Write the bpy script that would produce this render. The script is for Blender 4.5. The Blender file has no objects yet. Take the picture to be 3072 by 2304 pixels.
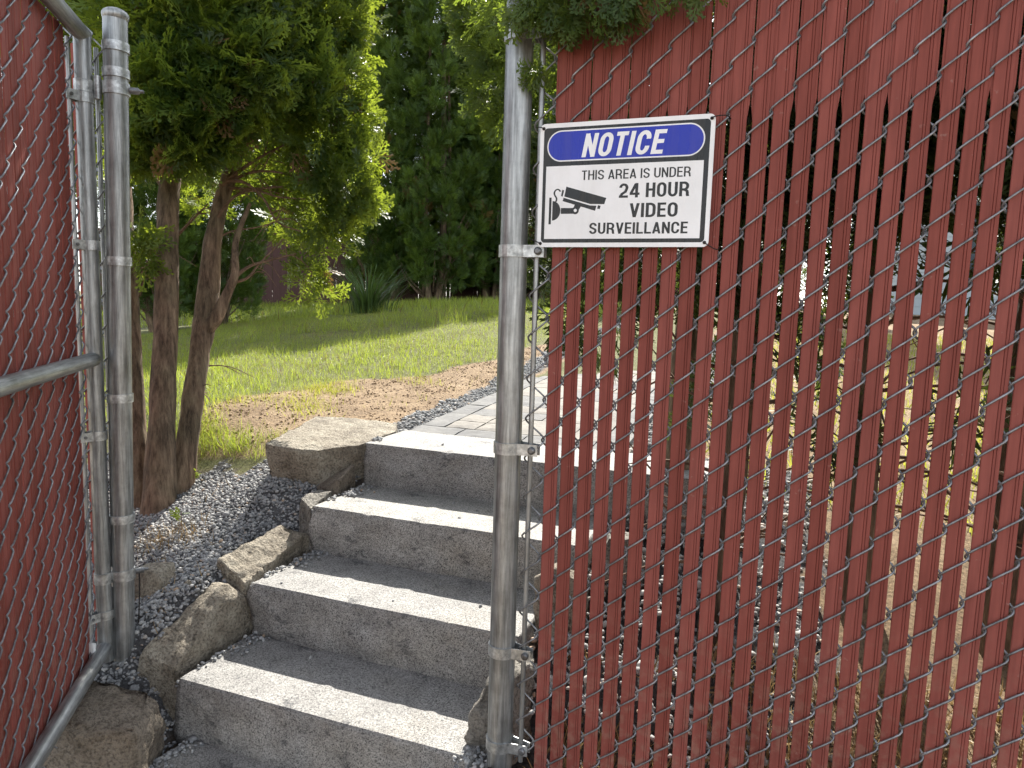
import bpy, bmesh, math, random
import numpy as np
from mathutils import Vector, Matrix, noise

random.seed(7)
RNG = np.random.default_rng(11)
R = math.radians
scene = bpy.context.scene
COL = scene.collection

# ------------------------------------------------------------------ camera
# The eye is the origin; x runs along the fence, y through the gate, z up.
F_PX, W_PX, H_PX = 2100.0, 3072.0, 2304.0
YAW, PITCH, ROLL = R(20.270), R(6.563), R(1.6575)
fwd = Vector((-math.sin(YAW) * math.cos(PITCH), math.cos(YAW) * math.cos(PITCH), -math.sin(PITCH)))
rt0 = Vector((math.cos(YAW), math.sin(YAW), 0))
up0 = rt0.cross(fwd)
cr, sr = math.cos(ROLL), math.sin(ROLL)
cam_r = rt0 * cr + up0 * sr
cam_u = up0 * cr - rt0 * sr
cam = bpy.data.cameras.new('camera')
cam_o = bpy.data.objects.new('camera', cam)
COL.objects.link(cam_o)
cam_o.matrix_world = Matrix(((cam_r.x, cam_u.x, -fwd.x, 0), (cam_r.y, cam_u.y, -fwd.y, 0),
                             (cam_r.z, cam_u.z, -fwd.z, 0), (0, 0, 0, 1)))
cam.sensor_width = 36.0
cam.lens = 36.0 * F_PX / W_PX
cam.clip_start, cam.clip_end = 0.02, 2000
scene.camera = cam_o

# ------------------------------------------------------------------ light
SUN_EL = 43.5
SUN_DIR = Vector((-0.22, 0.975, 0)).normalized() * math.cos(R(SUN_EL)) + Vector((0, 0, math.sin(R(SUN_EL))))
world = bpy.data.worlds.new('World')
scene.world = world
world.use_nodes = True
wn = world.node_tree
bg = wn.nodes['Background']
sky = wn.nodes.new('ShaderNodeTexSky')
sky.sky_type = 'NISHITA'
sky.sun_disc = False
sky.sun_elevation = R(SUN_EL)
sky.sun_rotation = math.atan2(SUN_DIR.x, SUN_DIR.y)
sky.air_density, sky.dust_density, sky.ozone_density = 1.0, 0.7, 0.7
hs_ = wn.nodes.new('ShaderNodeHueSaturation')      # sky light desaturated to take most of the blue out
hs_.inputs['Saturation'].default_value = 0.34
wn.links.new(sky.outputs[0], hs_.inputs['Color'])
wn.links.new(hs_.outputs[0], bg.inputs[0])
bg.inputs[1].default_value = 0.147
sun = bpy.data.lights.new('sun', 'SUN')
sun.energy, sun.angle, sun.color = 4.6, R(0.53), (1.0, 0.95, 0.86)
sun_o = bpy.data.objects.new('sun', sun)
COL.objects.link(sun_o)
sun_o.rotation_euler = (-SUN_DIR).to_track_quat('-Z', 'Y').to_euler()
sun_o.location = (0, 0, 8)
scene.view_settings.view_transform = 'Standard'
scene.view_settings.look = 'None'
scene.view_settings.gamma = 1.0
scene.view_settings.exposure = 1.34
scene.cycles.max_bounces = 6
scene.cycles.diffuse_bounces = 3
scene.cycles.glossy_bounces = 2
scene.cycles.transmission_bounces = 2
scene.cycles.adaptive_threshold = 0.015
scene.cycles.transparent_max_bounces = 4
scene.cycles.use_denoising = True


def ray(px, py):
    """direction through a point given on a 2212 x 1659 reading of the view"""
    s = W_PX / 2212.0
    u, v = (px * s - W_PX / 2) / F_PX, -(py * s - H_PX / 2) / F_PX
    return fwd + cam_r * u + cam_u * v


def at_y(px, py, y):
    d = ray(px, py)
    return d * (y / d.y)


def at_depth(px, py, depth):
    return ray(px, py) * depth


# ------------------------------------------------------------------ helpers
def tag(o, label=None, cat=None, group=None, kind=None):
    if label: o['label'] = label
    if cat: o['category'] = cat
    if group: o['group'] = group
    if kind: o['kind'] = kind
    return o


def empty(name, loc=(0, 0, 0), rz=0.0):
    o = bpy.data.objects.new(name, None)
    COL.objects.link(o)
    o.location = loc
    o.rotation_euler = (0, 0, rz)
    o.empty_display_size = 0.1
    return o


def link(name, me, parent=None, loc=None, rot=None):
    o = bpy.data.objects.new(name, me)
    COL.objects.link(o)
    if parent is not None: o.parent = parent
    if loc is not None: o.location = loc
    if rot is not None: o.rotation_euler = rot
    return o


def mesh_np(name, verts, tris, mat, smooth=False, tint=None):
    verts = np.ascontiguousarray(verts, np.float32)
    tris = np.ascontiguousarray(tris, np.int32)
    me = bpy.data.meshes.new(name)
    n = len(tris)
    k = tris.shape[1]
    me.vertices.add(len(verts))
    me.vertices.foreach_set('co', verts.ravel())
    me.loops.add(n * k)
    me.loops.foreach_set('vertex_index', tris.ravel())
    me.polygons.add(n)
    me.polygons.foreach_set('loop_start', np.arange(0, n * k, k, dtype=np.int32))
    me.polygons.foreach_set('loop_total', np.full(n, k, np.int32))
    if smooth: me.polygons.foreach_set('use_smooth', np.ones(n, bool))
    me.update(calc_edges=True)
    if tint is not None:
        a = me.attributes.new('tint', 'FLOAT', 'POINT')
        a.data.foreach_set('value', np.ascontiguousarray(tint, np.float32))
    me.materials.append(mat)
    return me


def bm_mesh(name, bm, mat, smooth=False):
    me = bpy.data.meshes.new(name)
    bmesh.ops.recalc_face_normals(bm, faces=bm.faces)
    bm.to_mesh(me)
    bm.free()
    if smooth:
        for p in me.polygons: p.use_smooth = True
    me.materials.append(mat)
    return me


def bm_box(bm, x0, x1, y0, y1, z0, z1):
    vs = [bm.verts.new((x, y, z)) for z in (z0, z1) for y in (y0, y1) for x in (x0, x1)]
    for f in ((0, 1, 3, 2), (4, 5, 7, 6), (0, 1, 5, 4), (2, 3, 7, 6), (0, 2, 6, 4), (1, 3, 7, 5)):
        bm.faces.new([vs[i] for i in f])


def tube_arrays(pts, rad, sides=8, cap=True):
    """verts, quads of a tube along pts; rad a number or one per point"""
    P = np.asarray(pts, float)
    n = len(P)
    rad = np.full(n, rad, float) if np.isscalar(rad) else np.asarray(rad, float)
    T = np.gradient(P, axis=0)
    T /= np.linalg.norm(T, axis=1)[:, None] + 1e-12
    ref = np.array([0, 0, 1.0]) if abs(T[0, 2]) < .9 else np.array([1.0, 0, 0])
    U = np.zeros_like(P)
    u = np.cross(T[0], ref)
    u /= np.linalg.norm(u)
    for i in range(n):
        u = u - T[i] * (u @ T[i])
        u /= np.linalg.norm(u) + 1e-12
        U[i] = u
    V = np.cross(T, U)
    a = np.linspace(0, 2 * math.pi, sides, endpoint=False)
    ring = U[:, None] * np.cos(a)[None, :, None] + V[:, None] * np.sin(a)[None, :, None]
    verts = (P[:, None] + ring * rad[:, None, None]).reshape(-1, 3)
    i = np.arange(n - 1)[:, None] * sides
    j = np.arange(sides)[None]
    jn = (j + 1) % sides
    q = np.stack([i + j, i + jn, i + sides + jn, i + sides + j], -1).reshape(-1, 4)
    return verts, q


def tube_mesh(name, pts, rad, mat, sides=8, smooth=True):
    v, q = tube_arrays(pts, rad, sides)
    n = len(v)
    me = mesh_np(name, v, q, mat, smooth)
    bm = bmesh.new()
    bm.from_mesh(me)
    bm.verts.ensure_lookup_table()
    for ring in (range(sides), range(n - sides, n)):
        cos = [bm.verts[k].co.copy() for k in ring]
        f = bm.faces.new([bm.verts.new(c) for c in cos])
        f.smooth = False
        bm.verts.ensure_lookup_table()
    bmesh.ops.recalc_face_normals(bm, faces=bm.faces)
    bm.to_mesh(me)
    bm.free()
    return me


def catmull(P, n=6):
    P = np.asarray(P, float)
    Q = np.vstack([2 * P[0] - P[1], P, 2 * P[-1] - P[-2]])
    out = []
    for i in range(1, len(Q) - 2):
        p0, p1, p2, p3 = Q[i - 1:i + 3]
        for t in np.linspace(0, 1, n, endpoint=False):
            out.append(.5 * (2 * p1 + (p2 - p0) * t + (2 * p0 - 5 * p1 + 4 * p2 - p3) * t * t + (3 * p1 - p0 - 3 * p2 + p3) * t ** 3))
    out.append(P[-1])
    return np.array(out)


def merge_tubes(name, paths, mat, sides=5):
    V, Q, o = [], [], 0
    for pts, rad in paths:
        v, q = tube_arrays(pts, rad, sides)
        V.append(v); Q.append(q + o); o += len(v)
    return mesh_np(name, np.vstack(V), np.vstack(Q), mat, True)


# ------------------------------------------------------------------ materials
def new_mat(name):
    m = bpy.data.materials.new(name)
    m.use_nodes = True
    return m, m.node_tree.nodes, m.node_tree.links, m.node_tree.nodes['Principled BSDF']


def ramp(nodes, stops):
    r = nodes.new('ShaderNodeValToRGB')
    e = r.color_ramp.elements
    while len(e) < len(stops): e.new(0.5)
    for el, (p, c) in zip(e, stops):
        el.position = p
        el.color = (*c, 1) if len(c) == 3 else c
    return r


def coords(nodes, links, kind='Object', scale=(1, 1, 1)):
    t = nodes.new('ShaderNodeTexCoord')
    m = nodes.new('ShaderNodeMapping')
    m.inputs['Scale'].default_value = scale
    links.new(t.outputs[kind], m.inputs['Vector'])
    return m.outputs[0]


def noise_node(nodes, links, vec, scale, detail=6, rough=.6):
    n = nodes.new('ShaderNodeTexNoise')
    n.inputs['Scale'].default_value = scale
    n.inputs['Detail'].default_value = detail
    n.inputs['Roughness'].default_value = rough
    links.new(vec, n.inputs['Vector'])
    return n.outputs['Fac']


def mixc(nodes, links, fac, a, b, mode='MIX'):
    m = nodes.new('ShaderNodeMix')
    m.data_type = 'RGBA'
    m.blend_type = mode
    for sock, v in ((m.inputs[0], fac), (m.inputs[6], a), (m.inputs[7], b)):
        if hasattr(v, 'is_linked'): links.new(v, sock)
        elif isinstance(v, (int, float)): sock.default_value = v
        else: sock.default_value = (*v, 1)
    return m.outputs[2]


def bump(nodes, links, bsdf, height, strength, dist):
    b = nodes.new('ShaderNodeBump')
    b.inputs['Strength'].default_value = strength
    b.inputs['Distance'].default_value = dist
    links.new(height, b.inputs['Height'])
    links.new(b.outputs[0], bsdf.inputs['Normal'])


def mat_noise(name, stops, scale, rough=.8, bump_s=.4, bump_d=.004, fine=None, metallic=0.0, kind='Object', vscale=(1, 1, 1), spec=None):
    m, N, L, b = new_mat(name)
    v = coords(N, L, kind, vscale)
    f = noise_node(N, L, v, scale)
    r = ramp(N, stops)
    L.new(f, r.inputs[0])
    c = r.outputs[0]
    if fine:
        f2 = noise_node(N, L, v, fine[0], 3)
        r2 = ramp(N, [(.3, (fine[1],) * 3), (.7, (fine[2],) * 3)])
        L.new(f2, r2.inputs[0])
        c = mixc(N, L, 1.0, c, r2.outputs[0], 'MULTIPLY')
        f = f2
    L.new(c, b.inputs['Base Color'])
    b.inputs['Roughness'].default_value = rough
    b.inputs['Metallic'].default_value = metallic
    if spec is not None: b.inputs['Specular IOR Level'].default_value = spec
    if bump_s: bump(N, L, b, f, bump_s, bump_d)
    return m


def granite_mat():
    m, N, L, b = new_mat('granite')
    v = coords(N, L)
    vo = N.new('ShaderNodeTexVoronoi')
    vo.inputs['Scale'].default_value = 430
    L.new(v, vo.inputs['Vector'])
    sp = ramp(N, [(0, (.045, .044, .044)), (.12, (.15, .149, .147)), (.30, (.285, .282, .274)), (.64, (.385, .380, .368)), (1, (.47, .463, .445))])
    sep = N.new('ShaderNodeSeparateColor')
    L.new(vo.outputs['Color'], sep.inputs[0])
    L.new(sep.outputs[0], sp.inputs[0])
    n1 = noise_node(N, L, v, 150, 5, .7)
    r1 = ramp(N, [(.36, (.50, .50, .50)), (.52, (1, 1, 1))])
    L.new(n1, r1.inputs[0])
    c = mixc(N, L, .8, sp.outputs[0], r1.outputs[0], 'MULTIPLY')
    n2 = noise_node(N, L, coords(N, L, 'Object', (1, 1, 1.6)), 9, 6, .65)
    r2 = ramp(N, [(.33, (.74, .73, .72)), (.6, (1.03, 1.02, 1.0))])
    L.new(n2, r2.inputs[0])
    c = mixc(N, L, 1.0, c, r2.outputs[0], 'MULTIPLY')
    # darker mineral veins
    n3 = noise_node(N, L, coords(N, L, 'Object', (5, 5, 11)), 1.6, 8, .72)
    r3 = ramp(N, [(.36, (.34, .35, .38)), (.425, (1, 1, 1))])
    L.new(n3, r3.inputs[0])
    c = mixc(N, L, .8, c, r3.outputs[0], 'MULTIPLY')
    # faint rust warmth
    n4 = noise_node(N, L, v, 3.1, 3)
    r4 = ramp(N, [(.5, (1, 1, 1)), (.78, (1.0, .955, .88))])
    L.new(n4, r4.inputs[0])
    c = mixc(N, L, 1.0, c, r4.outputs[0], 'MULTIPLY')
    oi = N.new('ShaderNodeObjectInfo')
    ro = ramp(N, [(0, (.90, .90, .91)), (1, (1.05, 1.04, 1.02))])
    L.new(oi.outputs['Random'], ro.inputs[0])
    c = mixc(N, L, 1.0, c, ro.outputs[0], 'MULTIPLY')
    L.new(c, b.inputs['Base Color'])
    b.inputs['Roughness'].default_value = .78
    bump(N, L, b, n1, .45, .0035)
    return m


def galv_mat(name, base=(.46, .475, .48), streak=True):
    m, N, L, b = new_mat(name)
    v = coords(N, L, 'Object', (1, 1, .06) if streak else (1, 1, 1))
    n1 = noise_node(N, L, v, 130 if streak else 60, 5, .65)
    r1 = ramp(N, [(.3, tuple(x * .5 for x in base)), (.53, base), (.72, tuple(min(1, x * 1.5) for x in base))])
    L.new(n1, r1.inputs[0])
    n2 = noise_node(N, L, coords(N, L), 14, 6, .7)
    r2 = ramp(N, [(.36, (.62, .62, .6)), (.58, (1, 1, 1))])
    L.new(n2, r2.inputs[0])
    c = mixc(N, L, .7, r1.outputs[0], r2.outputs[0], 'MULTIPLY')
    L.new(c, b.inputs['Base Color'])
    rr = N.new('ShaderNodeMapRange')
    L.new(n2, rr.inputs[0])
    rr.inputs[3].default_value, rr.inputs[4].default_value = .30, .58
    L.new(rr.outputs[0], b.inputs['Roughness'])
    b.inputs['Metallic'].default_value = .72
    bump(N, L, b, n1, .12, .001)
    return m


def slat_mat():
    m, N, L, b = new_mat('slat_plastic')
    oi = N.new('ShaderNodeObjectInfo')
    r = ramp(N, [(0, (.228, .062, .048)), (.5, (.262, .074, .059)), (1, (.292, .088, .072))])
    L.new(oi.outputs['Random'], r.inputs[0])
    v = coords(N, L, 'Object', (1, 1, .12))
    n = noise_node(N, L, v, 60, 4)
    r2 = ramp(N, [(.3, (.86, .84, .84)), (.7, (1.06, 1.06, 1.06))])
    L.new(n, r2.inputs[0])
    c = mixc(N, L, 1.0, r.outputs[0], r2.outputs[0], 'MULTIPLY')
    # dusty chalk marks
    g = N.new('ShaderNodeNewGeometry')
    n2 = noise_node(N, L, g.outputs['Position'], 55, 3, .6)
    r3 = ramp(N, [(.685, (0, 0, 0)), (.74, (.30, .30, .30))])
    L.new(n2, r3.inputs[0])
    c = mixc(N, L, r3.outputs[0], c, (.42, .31, .27))
    n3 = noise_node(N, L, g.outputs['Position'], 3.0, 4, .6)
    r4 = ramp(N, [(.35, (.88, .88, .88)), (.65, (1.05, 1.05, 1.05))])
    L.new(n3, r4.inputs[0])
    c = mixc(N, L, 1.0, c, r4.outputs[0], 'MULTIPLY')
    L.new(c, b.inputs['Base Color'])
    sx = N.new('ShaderNodeSeparateXYZ')
    L.new(g.outputs['Position'], sx.inputs[0])
    mr = N.new('ShaderNodeMapRange')
    L.new(sx.outputs['Z'], mr.inputs[0])
    mr.inputs[1].default_value, mr.inputs[2].default_value = -.55, -1.1
    n5 = noise_node(N, L, g.outputs['Position'], 38, 5, .7)
    mm = N.new('ShaderNodeMath')
    mm.operation = 'MULTIPLY'
    L.new(mr.outputs[0], mm.inputs[0])
    r6 = ramp(N, [(.48, (0, 0, 0)), (.62, (.5, .5, .5))])
    L.new(n5, r6.inputs[0])
    L.new(r6.outputs[0], mm.inputs[1])
    c = mixc(N, L, mm.outputs[0], c, (.30, .20, .15))
    # rain streaks run down the plastic
    vs = N.new('ShaderNodeMapping')
    vs.inputs['Scale'].default_value = (1, 1, .035)
    L.new(g.outputs['Position'], vs.inputs['Vector'])
    n4 = noise_node(N, L, vs.outputs[0], 150, 4, .6)
    r5 = ramp(N, [(.40, (1, 1, 1)), (.68, (.80, .78, .78))])
    L.new(n4, r5.inputs[0])
    c = mixc(N, L, .8, c, r5.outputs[0], 'MULTIPLY')
    L.new(c, b.inputs['Base Color'])
    b.inputs['Roughness'].default_value = .62
    b.inputs['Specular IOR Level'].default_value = .16
    return m


def leaf_mat(name, dark, light, trans, tmix=.42):
    m, N, L, b = new_mat(name)
    a = N.new('ShaderNodeAttribute')
    a.attribute_name = 'tint'
    r = ramp(N, [(0, dark), (.82, light), (.93, light), (1, (.17, .11, .045))])
    L.new(a.outputs['Fac'], r.inputs[0])
    L.new(r.outputs[0], b.inputs['Base Color'])
    b.inputs['Roughness'].default_value = .48
    b.inputs['Specular IOR Level'].default_value = .38
    t = N.new('ShaderNodeBsdfTranslucent')
    rt = ramp(N, [(0, tuple(x * .7 for x in trans)), (.9, trans), (1, (.25, .15, .04))])
    L.new(a.outputs['Fac'], rt.inputs[0])
    L.new(rt.outputs[0], t.inputs['Color'])
    mx = N.new('ShaderNodeMixShader')
    mx.inputs[0].default_value = tmix
    L.new(b.outputs[0], mx.inputs[1])
    L.new(t.outputs[0], mx.inputs[2])
    L.new(mx.outputs[0], N['Material Output'].inputs['Surface'])
    return m


def flat_mat(name, col, rough=.35, metallic=0.0):
    m, N, L, b = new_mat(name)
    v = coords(N, L)
    n = noise_node(N, L, v, 22, 5)
    r = ramp(N, [(.3, tuple(x * .93 for x in col)), (.7, col)])
    L.new(n, r.inputs[0])
    L.new(r.outputs[0], b.inputs['Base Color'])
    rr = N.new('ShaderNodeMapRange')
    L.new(n, rr.inputs[0])
    rr.inputs[3].default_value, rr.inputs[4].default_value = rough * .8, rough * 1.3
    L.new(rr.outputs[0], b.inputs['Roughness'])
    b.inputs['Metallic'].default_value = metallic
    b.inputs['Specular IOR Level'].default_value = .2
    return m


def sign_mat(name, col, rough):
    m, N, L, b = new_mat(name)
    v = coords(N, L)
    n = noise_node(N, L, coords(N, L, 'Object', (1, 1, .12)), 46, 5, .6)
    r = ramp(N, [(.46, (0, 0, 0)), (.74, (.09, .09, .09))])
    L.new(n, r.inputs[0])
    c = mixc(N, L, r.outputs[0], col, (.42, .42, .40))  # pale vertical streaks painted in to suggest reflections
    n2 = noise_node(N, L, v, 9, 4)
    r2 = ramp(N, [(.35, (.90, .90, .89)), (.65, (1, 1, 1))])
    L.new(n2, r2.inputs[0])
    c = mixc(N, L, 1.0, c, r2.outputs[0], 'MULTIPLY')
    L.new(c, b.inputs['Base Color'])
    rr = N.new('ShaderNodeMapRange')
    L.new(n, rr.inputs[0])
    rr.inputs[1].default_value, rr.inputs[2].default_value = .35, .7
    rr.inputs[3].default_value, rr.inputs[4].default_value = rough, rough * 2.4
    L.new(rr.outputs[0], b.inputs['Roughness'])
    b.inputs['Specular IOR Level'].default_value = .32
    return m


def bark_mat():
    m, N, L, b = new_mat('bark')
    v = coords(N, L, 'Object', (1, 1, .13))
    n = noise_node(N, L, v, 42, 8, .72)
    r = ramp(N, [(.34, (.045, .030, .021)), (.48, (.165, .120, .085)), (.62, (.30, .23, .165)), (.8, (.41, .33, .25))])
    L.new(n, r.inputs[0])
    n2 = noise_node(N, L, coords(N, L), 5, 4)
    r2 = ramp(N, [(.35, (.75, .78, .7)), (.65, (1.1, 1.0, .95))])
    L.new(n2, r2.inputs[0])
    c = mixc(N, L, 1.0, r.outputs[0], r2.outputs[0], 'MULTIPLY')
    L.new(c, b.inputs['Base Color'])
    b.inputs['Roughness'].default_value = .9
    bump(N, L, b, n, 1.0, .012)
    return m


def rock_mat(name, stops):
    m, N, L, b = new_mat(name)
    v = coords(N, L)
    n = noise_node(N, L, v, 7, 8, .62)
    r = ramp(N, stops)
    L.new(n, r.inputs[0])
    n2 = noise_node(N, L, v, 120, 4, .7)
    r2 = ramp(N, [(.36, (.36, .36, .36)), (.54, (1.08, 1.08, 1.08))])
    L.new(n2, r2.inputs[0])
    c = mixc(N, L, .8, r.outputs[0], r2.outputs[0], 'MULTIPLY')
    n4 = noise_node(N, L, v, 30, 6, .6)
    r4 = ramp(N, [(.3, (.72, .70, .68)), (.6, (1, 1, 1))])
    L.new(n4, r4.inputs[0])
    c = mixc(N, L, 1.0, c, r4.outputs[0], 'MULTIPLY')
    L.new(c, b.inputs['Base Color'])
    b.inputs['Roughness'].default_value = .88
    ad = N.new('ShaderNodeMath')
    ad.operation = 'ADD'
    L.new(n2, ad.inputs[0])
    L.new(n4, ad.inputs[1])
    bump(N, L, b, ad.outputs[0], 1.0, .014)
    return m


def pebble_mat(name, stops):
    m, N, L, b = new_mat(name)
    a = N.new('ShaderNodeAttribute')
    a.attribute_name = 'tint'
    r = ramp(N, stops)
    L.new(a.outputs['Fac'], r.inputs[0])
    n = noise_node(N, L, coords(N, L), 160, 3)
    r2 = ramp(N, [(.3, (.7, .7, .7)), (.65, (1.08, 1.08, 1.08))])
    L.new(n, r2.inputs[0])
    c = mixc(N, L, 1.0, r.outputs[0], r2.outputs[0], 'MULTIPLY')
    L.new(c, b.inputs['Base Color'])
    b.inputs['Roughness'].default_value = .8
    return m


def ground_mat():
    m, N, L, b = new_mat('ground_soil')
    v = coords(N, L)
    n = noise_node(N, L, v, 4, 8, .65)
    soil = ramp(N, [(.3, (.22, .145, .08)), (.5, (.36, .25, .145)), (.7, (.46, .335, .21))])
    L.new(n, soil.inputs[0])
    n2 = noise_node(N, L, v, 75, 6, .75)
    r2 = ramp(N, [(.34, (.42, .4, .38)), (.6, (1.1, 1.1, 1.1))])
    L.new(n2, r2.inputs[0])
    c = mixc(N, L, 1.0, soil.outputs[0], r2.outputs[0], 'MULTIPLY')
    a = N.new('ShaderNodeAttribute')
    a.attribute_name = 'stony'
    c = mixc(N, L, a.outputs['Fac'], c, mixc(N, L, 1.0, (.13, .13, .135), r2.outputs[0], 'MULTIPLY'))
    a2 = N.new('ShaderNodeAttribute')
    a2.attribute_name = 'turf'
    c = mixc(N, L, a2.outputs['Fac'], c, mixc(N, L, 1.0, (.10, .14, .03), r2.outputs[0], 'MULTIPLY'))
    L.new(c, b.inputs['Base Color'])
    b.inputs['Roughness'].default_value = .95
    bump(N, L, b, n2, .9, .02)
    return m


M = dict(
    granite=granite_mat(),
    galv=galv_mat('galvanised_pipe', (.37, .385, .39)),
    wire=galv_mat('coated_wire', (.285, .295, .315), False),
    strap=galv_mat('galvanised_strap', (.54, .56, .565), False),
    slat=slat_mat(),
    far_slat=mat_noise('shade_darkened_slat', [(.3, (.055, .026, .024)), (.5, (.085, .040, .036)), (.7, (.12, .06, .052))], 3, .8, 0, vscale=(8, 8, .4), kind='Generated'),  # slat colour darkened to put the far fence's shade into it
    bark=bark_mat(),
    twig=mat_noise('twig_bark', [(.3, (.10, .06, .038)), (.7, (.25, .165, .11))], 40, .9, .3, .002),
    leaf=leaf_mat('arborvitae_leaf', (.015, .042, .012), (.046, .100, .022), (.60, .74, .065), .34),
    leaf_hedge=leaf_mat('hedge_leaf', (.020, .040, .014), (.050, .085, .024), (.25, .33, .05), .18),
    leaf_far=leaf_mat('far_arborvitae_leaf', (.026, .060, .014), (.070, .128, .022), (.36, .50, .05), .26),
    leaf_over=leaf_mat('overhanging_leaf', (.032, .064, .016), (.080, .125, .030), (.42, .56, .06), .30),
    grass=leaf_mat('grass_blade', (.085, .135, .022), (.24, .285, .05), (.60, .72, .08), .40),
    seed=leaf_mat('seedling_blade', (.20, .25, .03), (.36, .36, .05), (.66, .68, .09), .42),
    dry=leaf_mat('dry_straw', (.25, .16, .07), (.42, .30, .15), (.4, .28, .12), .2),
    ornamental=leaf_mat('ornamental_blade', (.030, .062, .018), (.075, .125, .035), (.18, .30, .05), .25),
    ground=ground_mat(),
    rock=rock_mat('tan_basalt', [(.3, (.25, .215, .17)), (.46, (.40, .35, .275)), (.6, (.50, .45, .36)), (.8, (.55, .51, .44))]),
    rock_dark=rock_mat('brown_basalt', [(.3, (.155, .132, .104)), (.5, (.29, .245, .19)), (.75, (.42, .36, .29))]),
    rock_pale=rock_mat('pale_fieldstone', [(.3, (.24, .225, .20)), (.5, (.38, .355, .31)), (.75, (.50, .47, .41))]),
    rock_red=rock_mat('red_brown_block', [(.3, (.045, .026, .026)), (.5, (.075, .043, .042)), (.75, (.11, .066, .062))]),
    pebble=pebble_mat('crushed_gravel', [(0, (.19, .195, .20)), (.35, (.28, .285, .29)), (.7, (.38, .382, .38)), (.95, (.50, .495, .48)), (1, (.44, .32, .22))]),
    pebble_warm=pebble_mat('pale_gravel', [(0, (.2, .2, .2)), (.4, (.36, .355, .345)), (.8, (.52, .505, .48)), (1, (.46, .33, .24))]),
    clod=pebble_mat('soil_clod', [(0, (.23, .15, .09)), (.5, (.33, .225, .14)), (1, (.45, .33, .21))]),
    paver=mat_noise('paver_concrete', [(.3, (.145, .133, .12)), (.5, (.205, .188, .166)), (.7, (.25, .228, .195))], 5, .85, .7, .006, (28, .80, 1.06)),
    paver_grey=mat_noise('grey_paver_concrete', [(.3, (.10, .10, .104)), (.5, (.14, .139, .138)), (.7, (.18, .176, .168))], 6, .85, .7, .006, (28, .78, 1.06)),
    joint=mat_noise('joint_sand', [(.3, (.15, .13, .11)), (.7, (.22, .2, .17))], 60, .95),
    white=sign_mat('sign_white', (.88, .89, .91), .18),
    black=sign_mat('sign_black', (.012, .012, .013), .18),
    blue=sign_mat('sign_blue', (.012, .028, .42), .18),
    tie=flat_mat('tie_wire', (.035, .03, .03), .5, .4),
    bolt=galv_mat('bolt_steel', (.22, .225, .235), False),
    siding=mat_noise('house_siding', [(.3, (.42, .5, .56)), (.7, (.5, .57, .62))], 3, .7),
    roof=mat_noise('house_roof', [(.3, (.06, .06, .065)), (.7, (.1, .1, .105))], 20, .9),
    glass=flat_mat('window_glass', (.05, .07, .09), .1),
    trim=flat_mat('window_trim', (.75, .75, .74), .5),
    pvc=flat_mat('white_plastic', (.72, .72, .7), .4),
)

# ------------------------------------------------------------------ terrain
STEP_Z = [-1.268, -1.097, -.926, -.757, -.584]
STEP_Y = [1.135, 1.459, 1.764, 2.090, 2.434]
FY = 1.4709            # the fence line
PITCH_X, PITCH_Z = .0395, .0907
X0, Z0 = -.1498, .5128  # a knuckle of the mesh

CTRL = np.array([
    (-1.76, 1.47, -1.055), (-1.60, 1.30, -1.29), (-1.62, 1.43, -1.25), (-1.66, 1.66, -.925), (-1.57, 1.9, -1.0), (-1.57, 2.05, -.97), (-1.575, 1.7, -1.06), (-1.575, 1.55, -1.2), (-1.665, 1.52, -1.035), (-1.68, 1.78, -.90), (-2.1, 1.2, -1.22), (-1.6, 1.0, -1.36), (-2.4, 2.2, -.875), (-2.2, 2.36, -.765),
    (-1.78, 1.75, -.915), (-1.72, 2.1, -.835), (-1.68, 2.3, -.75), (-1.60, 2.38, -.745), (-1.9, 2.35, -.71), (-1.8, 2.22, -.735), (-2.9, 1.5, -1.0), (-1.95, 1.7, -.975), (-2.6, 1.9, -.93),
    (-2.66, 2.7, -.585), (-2.1, 2.6, -.62), (-2.05, 2.95, -.595), (-1.7, 2.95, -.60), (-1.7, 3.3, -.585), (-3.5, 3.0, -.58), (-4.7, 4.8, -.46), (-3.0, 5.0, -.36), (-2.75, 7.0, -.075),
    (-4.8, 9.5, -.04), (-7.0, 8.5, -.37), (-5.5, 7.0, -.28), (-1.75, 4.0, -.545), (-1, 4, -.56), (-1, 2.9, -.625), (-1.3, 7, -.345), (-1, 11, -.05), (-2.6, 3.6, -.535),
    (-.45, 1.6, -1.04), (-.42, 1.95, -.93), (-.35, 2.25, -.80), (-.1, 2.5, -.68), (-.2, 2.9, -.62), (.3, 1.6, -1.05), (1.0, 1.6, -1.05), (.3, 2.2, -.85), (1, 2.6, -.78), (2, 3, -.74), (1, 5, -.54), (3, 8, -.35), (5, 2, -1.0),
    (-.5, 1.3, -1.2), (.2, 1.2, -1.3), (1.0, 1.0, -1.4), (0, 0, -1.6), (-2, 0, -1.6), (0, -5, -1.6), (-6, -4, -1.6), (6, -4, -1.6), (-6, 3, -.75), (-10, 12, -.2), (8, 14, -.1), (0, 16, .1), (-9, 2, -1.0)])
_d = np.linalg.norm(CTRL[:, None, :2] - CTRL[None, :, :2], axis=2)
_n = len(CTRL)
_A = np.zeros((_n + 1, _n + 1))
_A[:_n, :_n] = _d + np.eye(_n) * .004
_A[:_n, _n] = 1
_A[_n, :_n] = 1
_w = np.linalg.solve(_A, np.append(CTRL[:, 2], 0))


def stair_cap(x, y, z):
    for i in range(5):
        inside = (x > -1.56) & (x < -.10) & (y > STEP_Y[i] - .05) & (y < STEP_Y[i] + .40)
        z = np.where(inside, np.minimum(z, STEP_Z[i] - .10), z)
    return z


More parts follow.
